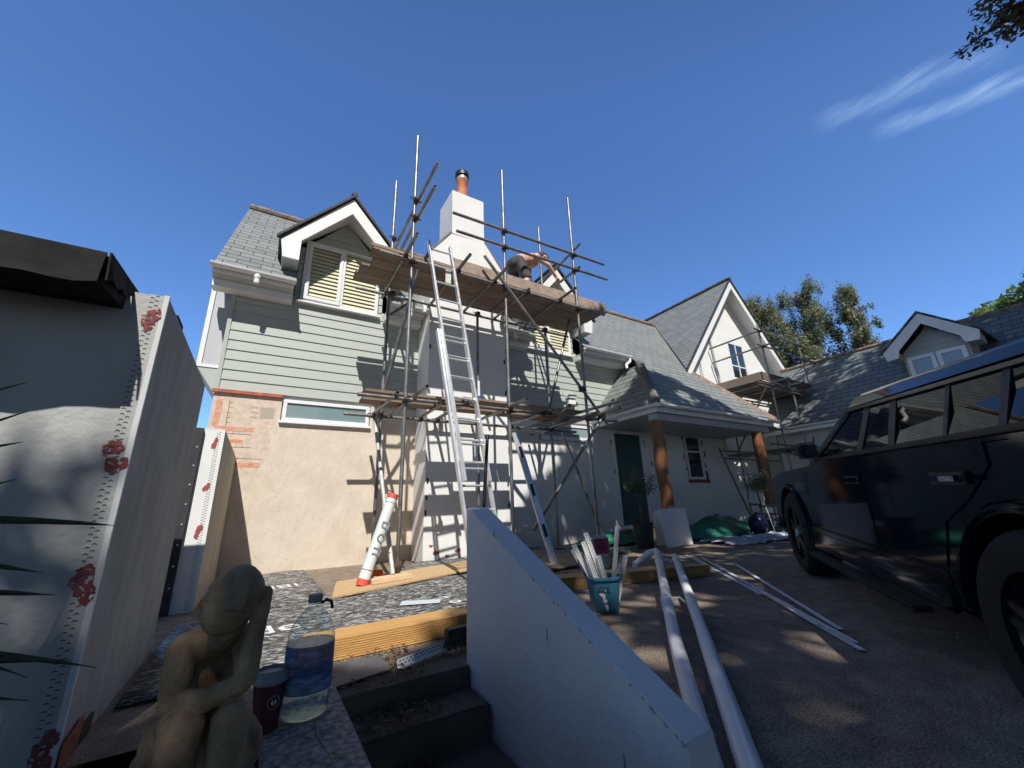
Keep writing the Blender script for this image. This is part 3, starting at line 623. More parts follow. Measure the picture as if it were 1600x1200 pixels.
# =====================================================================
# FAR HOUSE (right)
# =====================================================================
FH = thing('slate_roofed_house', 'low slate roofed house with a small sage dormer, beyond the black car', 'house', (0, 0, 0))
fx, fz = 14.0, 4.62
MB().box(12.35, 15.7, -14, 5.7, -.05, 2.9).build('wall', grey_render, FH)
r_ = MB().poly([(fx, -15, fz), (fx, 5.85, fz), (12.0, 5.85, fz-2.05), (12.0, -15, fz-2.05)]); r_.build('roof', slate_dark, FH, uv=((0, 1, 0), (.70, 0, .715)))
MB().poly([(fx, -15, fz), (fx, 5.85, fz), (16.0, 5.85, fz-2.05), (16.0, -15, fz-2.05)]).build('rear_roof', slate_dark, FH, uv=((0, 1, 0), (.70, 0, .715)))
MB().prism([(12.4, 5.70, 2.85), (15.6, 5.70, 2.85), (fx, 5.70, fz-.06)], (0, .08, 0)).build('gable', sage, FH)
mb = MB(); y = -15
while y < 5.7: mb.path([(fx, y, fz+.02), (fx, y+.43, fz+.025)], [.055, .062], n=8); y += .445
mb.build('ridge_tile', ridge_m, FH, smooth=True)
gutter((11.93, 5.85, 2.52), (11.93, -14, 2.52), FH, 1.0)
MB().box(12.0, 12.03, -14, 5.84, 2.38, 2.54).box(12.031, 12.34, -14, 5.84, 2.39, 2.41).build('fascia', fascia, FH)
# dormer facing -X at X=12.15
dx = 12.2; cyd = 2.08; dw = .52
E_ = MB().box(dx, 13.5, cyd-dw, cyd+dw, 2.8, 3.75).prism([(dx, cyd-dw, 3.75), (dx, cyd+dw, 3.75), (dx, cyd, 4.24)], (1.8, 0, 0)).build('dormer', sage, FH)
mb = MB(); z = 3.66
while z < 4.2:
    a_ = dw if z < 3.76 else dw*(4.24-z)/.49; b2_ = dw if z+.13 < 3.76 else max(0, dw*(4.24-z-.13)/.49)
    mb.add([(dx-.02, cyd-a_, z), (dx-.02, cyd+a_, z), (dx-.006, cyd+b2_, z+.13), (dx-.006, cyd-b2_, z+.13), (dx+.01, cyd-a_, z), (dx+.01, cyd+a_, z)], [(0, 1, 2, 3), (0, 4, 5, 1)]); z += .125
mb.build('dormer_cladding', sage, E_)
for s in (-1, 1):
    MB().prism([(dx-.32, cyd, 4.50), (dx-.32, cyd+s*.76, 3.80), (dx-.32, cyd+s*.72, 3.60), (dx-.32, cyd+s*.52, 3.62), (dx-.32, cyd+s*.48, 3.78), (dx-.32, cyd, 4.26)], (.03, 0, 0)).build('barge_board', fascia, E_)
    MB().prism([(dx-.345, cyd, 4.56), (dx-.345, cyd+s*.80, 3.82), (dx-.345, cyd+s*.80, 3.79), (dx-.345, cyd, 4.52)], (1.7, 0, 0)).build('dormer_roof', slate_dark, E_, uv=((1, 0, 0), (0, 0, 1.3)))
    MB().prism([(dx-.29, cyd+s*.72, 3.62), (dx-.29, cyd+s*.52, 3.63), (dx-.29, cyd+s*.52, 3.76), (dx-.29, cyd+s*.72, 3.80)], (.6, 0, 0)).build('boxed_eave', pvc_grey, E_)
wn = MB()
for y0, y1 in ((cyd-.46, cyd-.01), (cyd+.01, cyd+.46)):
    for a in ((y0, y1, 3.05, 3.13), (y0, y1, 3.56, 3.64), (y0, y0+.075, 3.13, 3.56), (y1-.075, y1, 3.13, 3.56)): wn.box(dx-.06, dx-.01, a[0], a[1], a[2], a[3])
ww = wn.build('window', pvc, FH, bevel=.004)
MB().box(dx-.03, dx-.02, cyd-.4, cyd+.4, 3.1, 3.6).build('pane', mat('pale_glass', (.30, .34, .38), .1, spec=.8), ww)

# =====================================================================
# SCAFFOLD at the chimney
# =====================================================================
R_T = .0242
S = thing('scaffold', 'tall tube scaffold with two board levels round the white chimney', 'scaffold', (0, 0, 0))
def tube(p, q, parent, name='tube', r=R_T, m=None, lab=None):
    return MB().tube(p, q, r, n=12, hollow=.005).build(name, m or steel, parent, smooth=True, label=lab)
def coupler(x, y, z, parent):
    """right-angle coupler: two clamp bands, flaps and bolts"""
    a = random.uniform(0, 6.28)
    mb = MB().tube((x, y, z-.032), (x, y, z+.032), .036, n=10).tube((x-.032, y-.048, z), (x+.032, y-.048, z), .036, n=10)
    mb.tube((x-.03, y-.01, z+.02), (x-.085, y-.03, z+.02), .009, n=6).tube((x+.03, y-.02, z-.02), (x+.08, y-.05, z-.02), .009, n=6).box(x-.03, x+.03, y-.06, y+.0, z-.028, z+.028)
    return mb.build('coupler', coupler_m, parent)
YF, YB = 4.77, 5.78
XA, XB, XC = 1.375, 2.89, 4.375
std = [(XA, YF, .03, 6.32), (XB, YF, 0, 6.40), (XC, YF, 0, 6.46), (1.325, YB, 0, 6.28), (2.89, YB, 0, 4.06), (4.385, YB, 0, 6.49)]
labs = ['front left pole', 'front middle pole', 'front right pole', 'rear left pole', 'rear middle pole', 'rear right pole']
for (x, y, z0, z1), l in zip(std, labs):
    tube((x, y, z0), (x+.012, y, z1), S, 'standard', lab=l)
    if z0 == 0: MB().box(x-.075, x+.075, y-.075, y+.075, .024, .032).build('base_plate', coupler_m, S)
yf, yb = YF-.052, YB-.052
# ledgers
for z in (2.04, 4.035):
    tube((.80 if z < 3 else .93, yf, z), (4.98, yf, z+.01), S, 'ledger'); tube((.83, yb+.10, z+.01), (5.02, yb+.10, z+.02), S, 'ledger')
# guard rails
tube((1.97, yf, 5.08), (5.12, yf, 5.16), S, 'guard_rail'); tube((2.03, yf, 4.77), (5.16, yf, 4.84), S, 'guard_rail')
tube((1.43, 3.98, 5.08), (1.43, 6.2, 5.08), S, 'guard_rail'); tube((1.43, 4.04, 4.77), (1.43, 6.15, 4.78), S, 'guard_rail')
tube((4.43, 4.60, 5.31), (4.43, 6.0, 5.12), S, 'guard_rail'); tube((4.43, 4.66, 4.86), (4.43, 6.1, 4.86), S, 'guard_rail')
# transoms
for x, y0 in ((1.27, 4.20), (2.05, 4.28), (2.66, 4.34), (3.28, 4.66), (3.93, 4.28)):
    tube((x, y0, 4.083), (x+.01, 6.0, 4.09), S, 'transom')
for x, y0, y1 in ((1.47, 4.23, 6.3), (1.24, 4.62, 6.1), (1.93, 4.65, 6.05), (2.86, 4.25, 6.0), (2.20, 4.6, 6.0), (3.55, 4.60, 6.1), (4.32, 4.5, 6.35), (4.45, 4.12, 6.6)):
    if 2.08 < x < 3.57: y1 = 5.93
    tube((x, y0, 2.088), (x, y1, 2.09), S, 'transom')
tube((4.62, 4.30, 2.26), (3.6, 6.1, 1.98), S, 'transom'); tube((3.75, 4.45, 2.14), (4.55, 6.3, 2.2), S, 'transom')
# braces
tube((2.47, YF-.11, 4.44), (4.70, YF-.11, 1.97), S, 'brace'); tube((4.88, YF-.13, 2.40), (3.14, YF-.11, .42), S, 'brace')
tube((4.55, YB-.11, 2.0), (5.36, YB-.11, .06), S, 'brace'); tube((4.74, 5.3, 4.44), (3.97, 5.3, 2.18), S, 'brace')
tube((1.50, 4.85, 4.0), (1.26, 5.72, 2.0), S, 'brace')
tube((1.285, 4.60, .085), (1.26, 5.86, 2.02), S, 'brace', m=mat('pale_tube', (.62, .63, .60), .5, metal=.2, col2=(.40, .40, .37), vscale=9), lab='pale propping tube beside the front left pole')
tube((1.7, yb+.02, 4.0), (1.34, 5.6, 3.6), S, 'brace'); tube((2.7, 4.9, 4.3), (2.85, 4.72, 4.02), S, 'brace')
for x in (XA, XB, XC):
    for z in (2.04, 4.035): coupler(x, YF, z, S); coupler(x, YB, z+.01, S)
for x, z in ((XB, 5.105), (XB, 4.79), (XC, 5.14), (XC, 4.82)): coupler(x, YF, z, S)
for z in (4.77, 5.08): coupler(XA+.02, YF, z, S)
for z in (4.77, 5.08): coupler(1.35, YB, z, S)
for x, y, z in ((1.27, yf, 4.06), (2.05, yf, 4.06), (2.66, yf, 4.06), (3.28, yf, 4.06), (3.93, yf, 4.06), (1.24, yb+.1, 2.06), (1.93, yf, 2.06), (2.86, yf, 2.06), (2.2, yb+.1, 2.06), (3.55, yf, 2.06), (3.55, yb+.1, 2.06), (1.93, yb+.1, 2.06), (4.6, yf-.04, 2.10), (1.34, 4.66, .16), (4.2, 4.64, 2.5)): coupler(x, y+.03, z, S)
for x in (1.85, 2.25, 3.4): MB().tube((x, yf, 2.045), (x+.09, yf, 2.045), .031, n=10).build('sleeve', coupler_m, S)
# boards: each one its own object resting on the tubes
def plank(x0, x1, y0, y1, z0, z1, m, lab, grp, dz=0, hoop=True):
    mb = MB().prism([(x0, y0, z0), (x1, y0, z0+dz), (x1, y0, z1+dz), (x0, y0, z1)], (0, y1-y0, 0))
    o = mb.build('scaffold_board', m, bevel=.004); tag(o, lab, 'scaffold board', grp)
    if hoop:
        h = MB()
        for x in (x0, x1): h.box(x-.003, x+.003, y0-.002, y1+.002, z0-.002+(dz if x == x1 else 0), z1+.002+(dz if x == x1 else 0))
        h.build('end_band', coupler_m, o)
    return o
G = 'scaffold boards of the chimney scaffold'
ordn = ['nearest the front edge', 'second from the front edge', 'third from the front edge', 'nearest the chimney wall']
for k in range(4):
    y0 = 4.80+k*.228; 
    plank([.86, .92, .80, .77, .78][k], 3.1, y0, y0+.224, 4.108, 4.146, board_m if k % 2 else mat('warm_board', (.19, .13, .095), .85, col2=(.30, .22, .165), vscale=3, stretch=(1, 9, 9), bump=.4, bscale=14), 'left deck board of the upper platform, '+ordn[k], G)
    if k < 4: plank(3.115, [5.02, 5.0, 4.98, 4.96, 4.9][k], y0, y0+.224, 4.11, 4.148, board_m, 'right deck board of the upper platform, '+ordn[k], G)
plank(2.03, 5.12, 4.80, 4.838, 4.15, 4.345, mat('toe_board', (.23, .175, .135), .85, col2=(.42, .33, .26), vscale=5, stretch=(1.5, 6, 6), bump=.5, bscale=14), 'long toe board on edge along the front of the upper platform', G, dz=.0)
plank(.84, 2.01, 4.80, 4.838, 4.15, 4.20, board_m, 'thin batten at the front left of the upper platform', G, hoop=False)
for k, (x0, x1, y0) in enumerate(((.90, 2.35, 4.80), (2.2, 4.3, 4.81), (.95, 3.1, 5.19), (3.12, 4.35, 5.19))):
    plank(x0, x1, y0, y0+.22, 2.114+(.042 if k == 1 else 0), 2.150+(.042 if k == 1 else 0), mat('warm_board', (.25, .15, .10)), ['left front board of the lower platform above the narrow window', 'right front board of the lower platform behind the ladder', 'left rear board of the lower platform', 'right rear board of the lower platform'][k], G)

# ladder -------------------------------------------------------------
LD = thing('ladder', 'double aluminium extension ladder leaning against the scaffold', 'ladder', (0, 0, 0))
TL, TR = Vector((1.55, 4.66, 4.32)), Vector((1.87, 4.66, 4.33)); BL_ = Vector((1.92, 3.90, .05)); BR_ = Vector((2.26, 3.98, .05))
nrm = (BL_-TL).cross(TR-TL).normalized()
if nrm.y > 0: nrm = -nrm
def stile(p, q, off, nm='stile'):
    p = Vector(p)+nrm*off; q = Vector(q)+nrm*off; d = (q-p).normalized(); sx = d.cross(nrm).normalized()
    mb = MB(); c = []
    for e in (p, q):
        for a, b_ in ((-.013, -.033), (.013, -.033), (.013, .033), (-.013, .033)): c.append(e+sx*a+nrm*b_)
    mb.add(c, [(0, 1, 2, 3), (4, 7, 6, 5), (0, 4, 5, 1), (1, 5, 6, 2), (2, 6, 7, 3), (3, 7, 4, 0)])
    return mb.build(nm, alu, LD, bevel=.003)
def lerp(a, b_, t): return a+(b_-a)*t
def sect(t0, t1, off, n, w0=0.):
    wv = (TR-TL).normalized()*w0
    a0, a1 = lerp(TL, BL_, t0)+wv, lerp(TL, BL_, t1)+wv; b0, b1 = lerp(TR, BR_, t0)-wv, lerp(TR, BR_, t1)-wv
    stile(a0, a1, off); stile(b0, b1, off)
    for i in range(n):
        t_ = (i+.5)/n; MB().tube(lerp(a0, a1, t_)+nrm*off, lerp(b0, b1, t_)+nrm*off, .014, n=8).build('rung', alu, LD, smooth=True)
    return a1, b1
sect(0, .78, .07, 12); sect(.33, 1.0, -.0, 11, -.028)
MB().box(1.80, 1.88, 4.55, 4.56, 3.72, 3.95).build('warning_sticker', mat('sticker', (.72, .72, .62), .6, col2=(.5, .5, .45), vscale=40), LD)

# spirit level / straightedge
SE = thing('straightedge', 'long aluminium plastering straightedge with grip slots leaning on the middle scaffold pole', 'straightedge')
a = Vector((2.93, 4.70, 1.72)); b_ = Vector((3.22, 4.35, .02)); d = (b_-a).normalized(); nx = Vector((1, 0, 0)); nx = (nx-d*nx.dot(d)).normalized(); ny = d.cross(nx)
mb = MB(); c = [e+nx*u*.05+ny*v*.012 for e in (a, b_) for u, v in ((-1, -1), (1, -1), (1, 1), (-1, 1))]
mb.add(c, [(0, 1, 2, 3), (4, 7, 6, 5), (0, 4, 5, 1), (1, 5, 6, 2), (2, 6, 7, 3), (3, 7, 4, 0)]); mb.build('bar', alu, SE, bevel=.003)
for t_ in (.12, .42, .72):
    c0 = lerp(a, b_, t_); c = [c0+d*p+nx*u*.022+ny*v for v in (-.016, .016) for p, u in ((0, -1), (.16, -1), (.16, 1), (0, 1))]
    MB().add(c, [(0, 1, 2, 3), (4, 7, 6, 5), (0, 4, 5, 1), (1, 5, 6, 2), (2, 6, 7, 3), (3, 7, 4, 0)]).build('grip_slot', soot, SE)
# black pole / roller on lower platform
PR = thing('roller_pole', 'white and blue roller pole standing on the lower platform behind the ladder', 'pole')
MB().tube((2.68, 5.30, 2.15), (2.67, 5.30, 2.62), .02, n=10).build('pole', pvc, PR, smooth=True); MB().tube((2.68, 5.30, 2.26), (2.68, 5.30, 2.38), .026, n=10).build('grip', mat('blue_plastic', (.02, .12, .38), .4), PR, smooth=True)

# SECOND SCAFFOLD on the gable --------------------------------------
S2 = thing('gable_scaffold', 'smaller tube scaffold with one timber platform against the white gable wing', 'scaffold')
for x, y, z0, z1 in ((11.0, 4.92, 0, 5.25), (13.2, 4.92, 0, 5.28), (15.0, 4.92, 0, 5.3), (11.0, 6.1, 0, 3.7), (13.2, 6.1, 0, 3.7), (15.0, 6.1, 0, 3.7), (12.1, 4.92, 0, 3.6)): tube((x, y, z0), (x, y, z1), S2, 'standard')
for z in (4.60, 5.05): tube((10.7, 4.87, z), (15.3 if z < 5 else 14.8, 4.87, z), S2, 'guard_rail'); tube((10.95, 4.6, z), (10.95, 6.35, z), S2, 'guard_rail')
tube((13.25, 4.9, 4.6), (16.6, 4.9, 4.6), S2, 'guard_rail')
for z in (1.75, 3.5, 1.95, 3.42): tube((10.2, 4.87, z), (15.6, 4.87, z), S2, 'ledger'); tube((10.2, 6.1, z), (15.6, 6.1, z), S2, 'ledger')
for x in (10.8, 11.6, 12.6, 13.5, 14.4, 15.2): tube((x, 4.4, 3.55), (x, 6.3, 3.55), S2, 'transom')
for x in (10.8, 11.1, 11.5): tube((x, 4.3, 1.85), (x, 6.3, 1.85), S2, 'transom')
tube((11.1, 4.82, 0), (13.1, 4.82, 3.5), S2, 'brace'); tube((13.1, 4.82, 1.9), (15.8, 4.82, 4.2), S2, 'brace'); tube((10.9, 5.0, 3.5), (10.9, 6.1, 1.9), S2, 'brace'); tube((9.9, 6.0, 2.0), (10.9, 6.0, .0), S2, 'brace')
for x in (11.0, 13.2, 15.0):
    for z in (1.8, 3.5, 4.6, 5.05): coupler(x, 4.92, z, S2)
MB().box(11.1, 11.2, 4.78, 4.86, 1.80, 1.9).build('red_coupler', mat('red_plastic', (.5, .02, .05), .5), S2)
G2 = 'boards of the small gable platform'
for k in range(5): plank(10.62, 14.05, 4.95+k*.235, 5.175+k*.235, 3.58, 3.618, board_d, 'deck board of the small gable platform, '+['nearest the car', 'second from the car side', 'third from the car side', 'fourth from the car side', 'nearest the gable wall'][k], G2)
plank(10.62, 14.0, 4.90, 4.938, 3.62, 3.84, board_d, 'front toe board of the small gable platform', G2)
o = MB().box(10.60, 10.64, 4.94, 6.15, 3.62, 3.84).build('scaffold_board', board_m, bevel=.004); tag(o, 'side toe board at the left end of the small gable platform', 'scaffold board', G2)

# =====================================================================
# STAIR WALL (white sloping retaining wall between steps and driveway)
# =====================================================================
paint = mat('painted_render', (.70, .675, .645), .6, col2=(.77, .745, .715), vscale=3.2, detail=10, bump=.8, bscale=34, dist=.004)
speckle(paint, 5, .3, .7, .035); speckle(paint, 60, .2, .5, .05)
SW = MB().prism([(.955, 2.06, -1.0), (.955, 2.06, .725), (.955, 2.00, .715), (.955, .80, .155), (.955, .79, -1.0)], (.115, 0, 0)).build('stair_wall', paint, bevel=.006)
tag(SW, 'white rendered wall sloping down beside the concrete steps', 'wall')
mb = MB()
for y, z, l in ((1.02, .0, .05), (1.36, .27, .02), (1.75, .60, .012)):
    mb.box(.9535, .956, y-.0015, y+.0015, z-l, z+l)
mb.build('crack', mat('crack_dark', (.16, .16, .17), .8), SW)
mb = MB()      # chipped edge
for i in range(16):
    t_ = random.random()**.5; y = 2.0-1.2*t_; z = .715-.56*t_
    s = random.uniform(.003, .010); mb.prism([(.954, y-s, z-.003-s*random.random()), (.954, y+s, z-.001), (.954, y+s*.4, z-.004-s)], (.003, 0, 0))
mb.build('chipped_edge', mat('chip_grey', (.42, .41, .40), .9), SW)

# =====================================================================
# LEFT GARDEN BUILDING
# =====================================================================
LB = thing('garden_building', 'grey rendered flat roofed outbuilding at the left edge with black felt roof', 'building')
rawr = mat('raw_render', (.34, .34, .325), .85, col2=(.44, .44, .42), vscale=2.5, bump=.6, bscale=42, dist=.006)
MB().box(-4, -.442, 1.98, 3.34, -.95, 1.60).build('wall', rawr, LB, bevel=.002)
MB().box(-.441, -.434, 1.984, 3.34, -.0, 1.60).build('side_render', fill_render, LB)
bead_m = mat('bead_plastic', (.72, .72, .72), .5, var=.03)
MB().box(-.492, -.447, 1.9745, 1.979, -.35, 1.60).build('bead_wing', rawr, LB)
MB().box(-.4465, -.430, 1.973, 1.99, -.35, 1.605).build('corner_bead', mat('bead_grey', (.56, .56, .55), .55), LB)
def holes(mb, o, u, v, n, du, rows, r):
    """half-moon perforations: o origin, u along, v across"""
    o = Vector(o); u = Vector(u); v = Vector(v); nn = u.cross(v).normalized()
    for k in range(n):
        for q in range(rows):
            c = o+u*du*(k+.5*(q % 2))+v*(q*r*2.3); pts = []
            for a in range(7): t_ = pi*a/6; pts.append(c+v*cos(t_)*r+u*sin(t_)*r)
            for a in range(5): t_ = pi-pi*(a+1)/6; pts.append(c+v*cos(t_)*r*.8+u*(sin(t_)*r*.45))
            mb.poly(pts)
    return mb
hd = mat('perforation_dark', (.06, .06, .065), .8)
o = holes(MB(), (-.482, 1.9735, -.33), (0, 0, 1), (1, 0, 0), 92, .021, 2, .0068).build('perforation_row', hd, LB)
def splash(c, u, v, r, parent, m=redp, n=14, seed=1, th=.0015):
    rnd = random.Random(seed); c = Vector(c); u = Vector(u); v = Vector(v); w_ = u.cross(v).normalized()*th
    pts = []
    p1, p2, p3 = rnd.uniform(0, 6), rnd.uniform(0, 6), rnd.uniform(0, 6)
    for i in range(n*3):
        a = 2*pi*i/(n*3); rr = r*(.82+.22*sin(2*a+p1)+.13*sin(3*a+p2)+.07*sin(7*a+p3)+rnd.uniform(-.07, .07)); pts.append(c+u*cos(a)*rr*.7+v*sin(a)*rr)
    return MB().prism(pts, w_).build('red_splash', m, parent)
def patchy(mm, sc_=70, lo=.40, hi=.46):
    t = mm.node_tree; b = t.nodes['Principled BSDF']; co = t.nodes.new('ShaderNodeTexCoord'); n = t.nodes.new('ShaderNodeTexNoise'); n.inputs['Scale'].default_value = sc_; n.inputs['Detail'].default_value = 5; n.inputs['Roughness'].default_value = .65
    t.links.new(co.outputs['Object'], n.inputs['Vector']); r = t.nodes.new('ShaderNodeMapRange'); t.links.new(n.outputs['Fac'], r.inputs[0])
    for i_, x_ in enumerate((lo, hi, 0, 1)): r.inputs[i_+1].default_value = x_
    t.links.new(r.outputs[0], b.inputs['Alpha']); return mm
patchy(redp)
red2 = mat('red_primer', (.20, .04, .04), .75, var=.3, vscale=20)
patchy(red2, 60, .43, .49)
for i, (x, z, r) in enumerate(((-.472, 1.49, .050), (-.482, .98, .040), (-.464, .915, .044), (-.468, .53, .060), (-.46, .07, .055))):
    splash((x, 1.9725, z), (1, 0, 0), (0, 0, 1), r, LB, red2, seed=i+2)
felt = mat('roofing_felt', (.010, .010, .010), .85, spec=.2, col2=(.024, .022, .021), vscale=9, bump=.6, bscale=18, dist=.01)
mb = MB().prism([(-4, 1.72, 1.50), (-4, 1.72, 1.60), (-4, 3.5, 1.72), (-4, 3.5, 1.62)], (3.44, 0, 0)); mb.build('roof', felt, LB)
# drooping felt edge
mb = MB(); n_ = 60; top = []; bot = []
for i in range(n_+1):
    x = -4+3.44*i/n_; top.append((x, 1.712, 1.605)); bot.append((x, 1.700+.008*sin(x*17), 1.475+.016*sin(x*9)+.01*sin(x*23)-.0*(x > -.7)))
mb.add(top+bot, [(i, i+1, n_+2+i, n_+1+i) for i in range(n_)])
top = []; bot = []
for i in range(11):
    y = 1.705+.42*i/10; top.append((-.553, y, 1.606+.075*(y-1.7))); bot.append((-.546+.006*sin(i), y, 1.50+.11*i/10+.012*sin(i*2.1)))
mb.add(top+bot, [(i, i+1, 12+i, 11+i) for i in range(10)])
f_ = mb.build('felt_edge', felt, LB); md = f_.modifiers.new('t', 'SOLIDIFY'); md.thickness = .006
MB().box(-.62, -.434, 2.2, 2.34, 1.601, 1.62).build('felt_scrap', felt, LB)
MB().prism([(-.4335, 1.99, .06), (-.4335, 2.30, .06), (-.4335, 2.30, -.95), (-.4335, 1.99, -.95)], (.006, 0, 0)).build('base_membrane', soot, LB)
MB().prism([(-.427, 1.985, .075), (-.427, 2.16, .10), (-.427, 2.14, -.25), (-.427, 1.985, -.30)], (.003, 0, 0)).build('red_membrane', mat('red_membrane', (.28, .06, .03), .7, var=.3, vscale=12), LB)

# garden wall near the house, with rendered end and black battens
GW = thing('garden_wall', 'narrow rendered wall end with perforated corner bead and red marks in front of the beige wall', 'wall')
MB().box(-.515, -.365, 4.45, FY-.03, -.02, 1.49).build('wall', mat('sandy_render', (.40, .36, .28), .85, col2=(.50, .45, .36), vscale=3, bump=.4, bscale=40), GW)
MB().box(-.517, -.363, 4.444, 4.4495, -.02, 1.492).build('end_render', white_render, GW)
for x in (-.415,): holes(MB(), (x, 4.4425, .02), (0, 0, 1), (1, 0, 0), 66, .022, 2, .0075).build('perforation_row', hd, GW)
for i, (z, r) in enumerate(((1.36, .05), (.98, .045), (.62, .055))): splash((-.425, 4.4425, z), (.8, 0, .3), (0, 0, 1), r, GW, redp, seed=20+i)
MB().box(-.70, -.518, 4.40, 4.6, -.02, 1.49).build('black_batten', mat('bitumen_board', (.03, .03, .033), .6, var=.3), GW)
mb = MB()
for i in range(8): mb.lathe([(.007, 0), (.007, .004), (0, .004)], (-.54, 4.398, .2+.16*i), 8, Matrix.Rotation(radians(90), 3, 'X'))
mb.build('screw_head', alu, GW)
MB().box(-.51, -.395, 4.443, 4.447, 1.491, 1.50).build('top_bead', bead_m, GW)

# =====================================================================
# FOREGROUND: coping slab, sculpture, bottle, cup, slate, beads, boards, broom
# =====================================================================
MB().box(-.43, .275, .2, 2.6, -.96, -.12).build('planting_bed', mat('dark_soil', (.025, .02, .016), .95, col2=(.06, .048, .035), vscale=18, bump=.8, bscale=40))['kind'] = 'structure'
CW = thing('coping_wall', 'low wall capped with a long weathered grey plank carrying the water bottle', 'wall')
MB().box(.10, .278, .2, 1.74, -.95, .130).build('wall', concrete, CW)
mb = MB(); n_ = 14
plankm = mat('weathered_plank', (.15, .12, .10), .9, col2=(.50, .42, .35), vscale=55, detail=8, bump=.7, bscale=90, dist=.005, thr=(.35, .66))
mb.box(.075, .292, .2, 1.765, .131, .168); CP = mb.build('plank', plankm, CW, bevel=.005)
mb = MB(); pts = [(.20, 1.70), (.192, 1.6), (.205, 1.45), (.198, 1.35), (.215, 1.25), (.222, 1.15), (.218, 1.05), (.23, .9)]
for a, c_ in zip(pts[:-1], pts[1:]): mb.prism([(a[0]-.0015, a[1], .1685), (a[0]+.0015, a[1], .1685), (c_[0]+.002, c_[1], .1685), (c_[0]-.002, c_[1], .1685)], (0, 0, .0004))
mb.build('split', soot, CP)

def capsule(mb, p, q, r1, r2=None, n=14):
    """closed rounded tapered limb"""
    p = Vector(p); q = Vector(q); r2 = r1 if r2 is None else r2; d = (q-p); L = d.length; d.normalize()
    prof = [(1e-5, -r1)]+[(r1*cos(a), r1*sin(a)) for a in [(-pi/2)*(1-i/4) for i in range(1, 5)]]+[(r2*cos(a), L+r2*sin(a)) for a in [(pi/2)*i/4 for i in range(0, 4)]]+[(1e-5, L+r2)]
    R_ = d.to_track_quat('Z', 'Y').to_matrix()
    return mb.lathe(prof, p, n, R_)
def ell(mb, c, r, rot=(0, 0, 0), n=16):
    from mathutils import Euler
    M_ = Euler(rot).to_matrix() @ Matrix.Diagonal(Vector(r)); k = 10
    prof = [(max(1e-5, cos(a)), sin(a)) for a in [-pi/2+pi*i/k for i in range(k+1)]]
    return mb.lathe(prof, c, n, M_)
def fuse(o, vox, sm=6):
    a = o.modifiers.new('fuse', 'REMESH'); a.mode = 'VOXEL'; a.voxel_size = vox; a.use_smooth_shade = True
    b = o.modifiers.new('soft', 'SMOOTH'); b.factor = .5; b.iterations = sm
    return o
stone = mat('carved_stone', (.13, .082, .043), .85, col2=(.33, .225, .125), vscale=14, detail=12, bump=1.0, bscale=85, dist=.005)
speckle(stone, 150, .25, .5, .10)
mb = MB()
ell(mb, (-.022, 1.105, .560), (.053, .056, .062), (.25, .25, 0)); ell(mb, (-.035, 1.085, .535), (.040, .040, .040))
mb.add([(-.020, 1.045, .612), (.004, 1.045, .612), (-.038, 1.006, .553), (-.006, 1.002, .550), (-.020, 1.09, .6), (.002, 1.09, .6), (-.032, 1.08, .553), (-.006, 1.08, .551)], [(0, 2, 3, 1), (4, 5, 7, 6), (0, 1, 5, 4), (2, 6, 7, 3), (0, 4, 6, 2), (1, 3, 7, 5)])
capsule(mb, (-.024, 1.13, .50), (-.03, 1.19, .46), .032, .04)                     # neck
capsule(mb, (-.095, 1.165, .462), (.0, 1.18, .462), .033, .030)                    # shoulders
ell(mb, (-.040, 1.20, .41), (.062, .042, .07)); ell(mb, (-.042, 1.205, .34), (.07, .055, .05))
capsule(mb, (-.100, 1.155, .465), (-.097, 1.11, .385), .028, .022)                 # left arm
capsule(mb, (-.097, 1.11, .388), (-.040, 1.045, .400), .021, .018); capsule(mb, (-.040, 1.045, .400), (.014, 1.035, .420), .018, .016)
capsule(mb, (.010, 1.165, .455), (.018, 1.05, .430), .024, .020)                   # right upper arm
capsule(mb, (.016, 1.045, .425), (.026, 1.07, .525), .020, .014); capsule(mb, (.026, 1.07, .525), (.034, 1.085, .565), .015, .011)
capsule(mb, (-.085, 1.20, .335), (-.070, 1.045, .360), .042, .032); capsule(mb, (-.072, 1.045, .357), (-.066, 1.01, .20), .032, .026)
capsule(mb, (-.01, 1.20, .335), (.004, 1.035, .362), .040, .031); capsule(mb, (.004, 1.035, .358), (-.006, .99, .20), .031, .024)
ell(mb, (-.095, 1.19, .300), (.05, .07, .06)); ell(mb, (-.045, 1.23, .24), (.115, .09, .085)); ell(mb, (-.06, .99, .185), (.03, .05, .02)); ell(mb, (-.0, .97, .185), (.03, .05, .02))
mb.box(-.15, .05, .93, 1.30, .155, .19)
SCP = fuse(mb.build('stone_statue', stone, smooth=True), .0034, 1)
tx_ = bpy.data.textures.new('stone_pits', 'CLOUDS'); tx_.noise_scale = .05; tx_.noise_depth = 4; dp_ = SCP.modifiers.new('pits', 'DISPLACE'); dp_.texture = tx_; dp_.strength = .0055; dp_.mid_level = .25; dp_.texture_coords = 'LOCAL'
tag(SCP, 'brown carved stone figure sitting with its head resting on one hand', 'statue')
# block under the statue
o = MB().box(-.17, .068, .85, 1.36, -.95, .154).build('statue_pedestal', mat('pale_green_stone', (.20, .20, .16), .85, var=.2, vscale=8, bump=.4), bevel=.01); tag(o, 'stone block under the seated stone figure', 'pedestal')

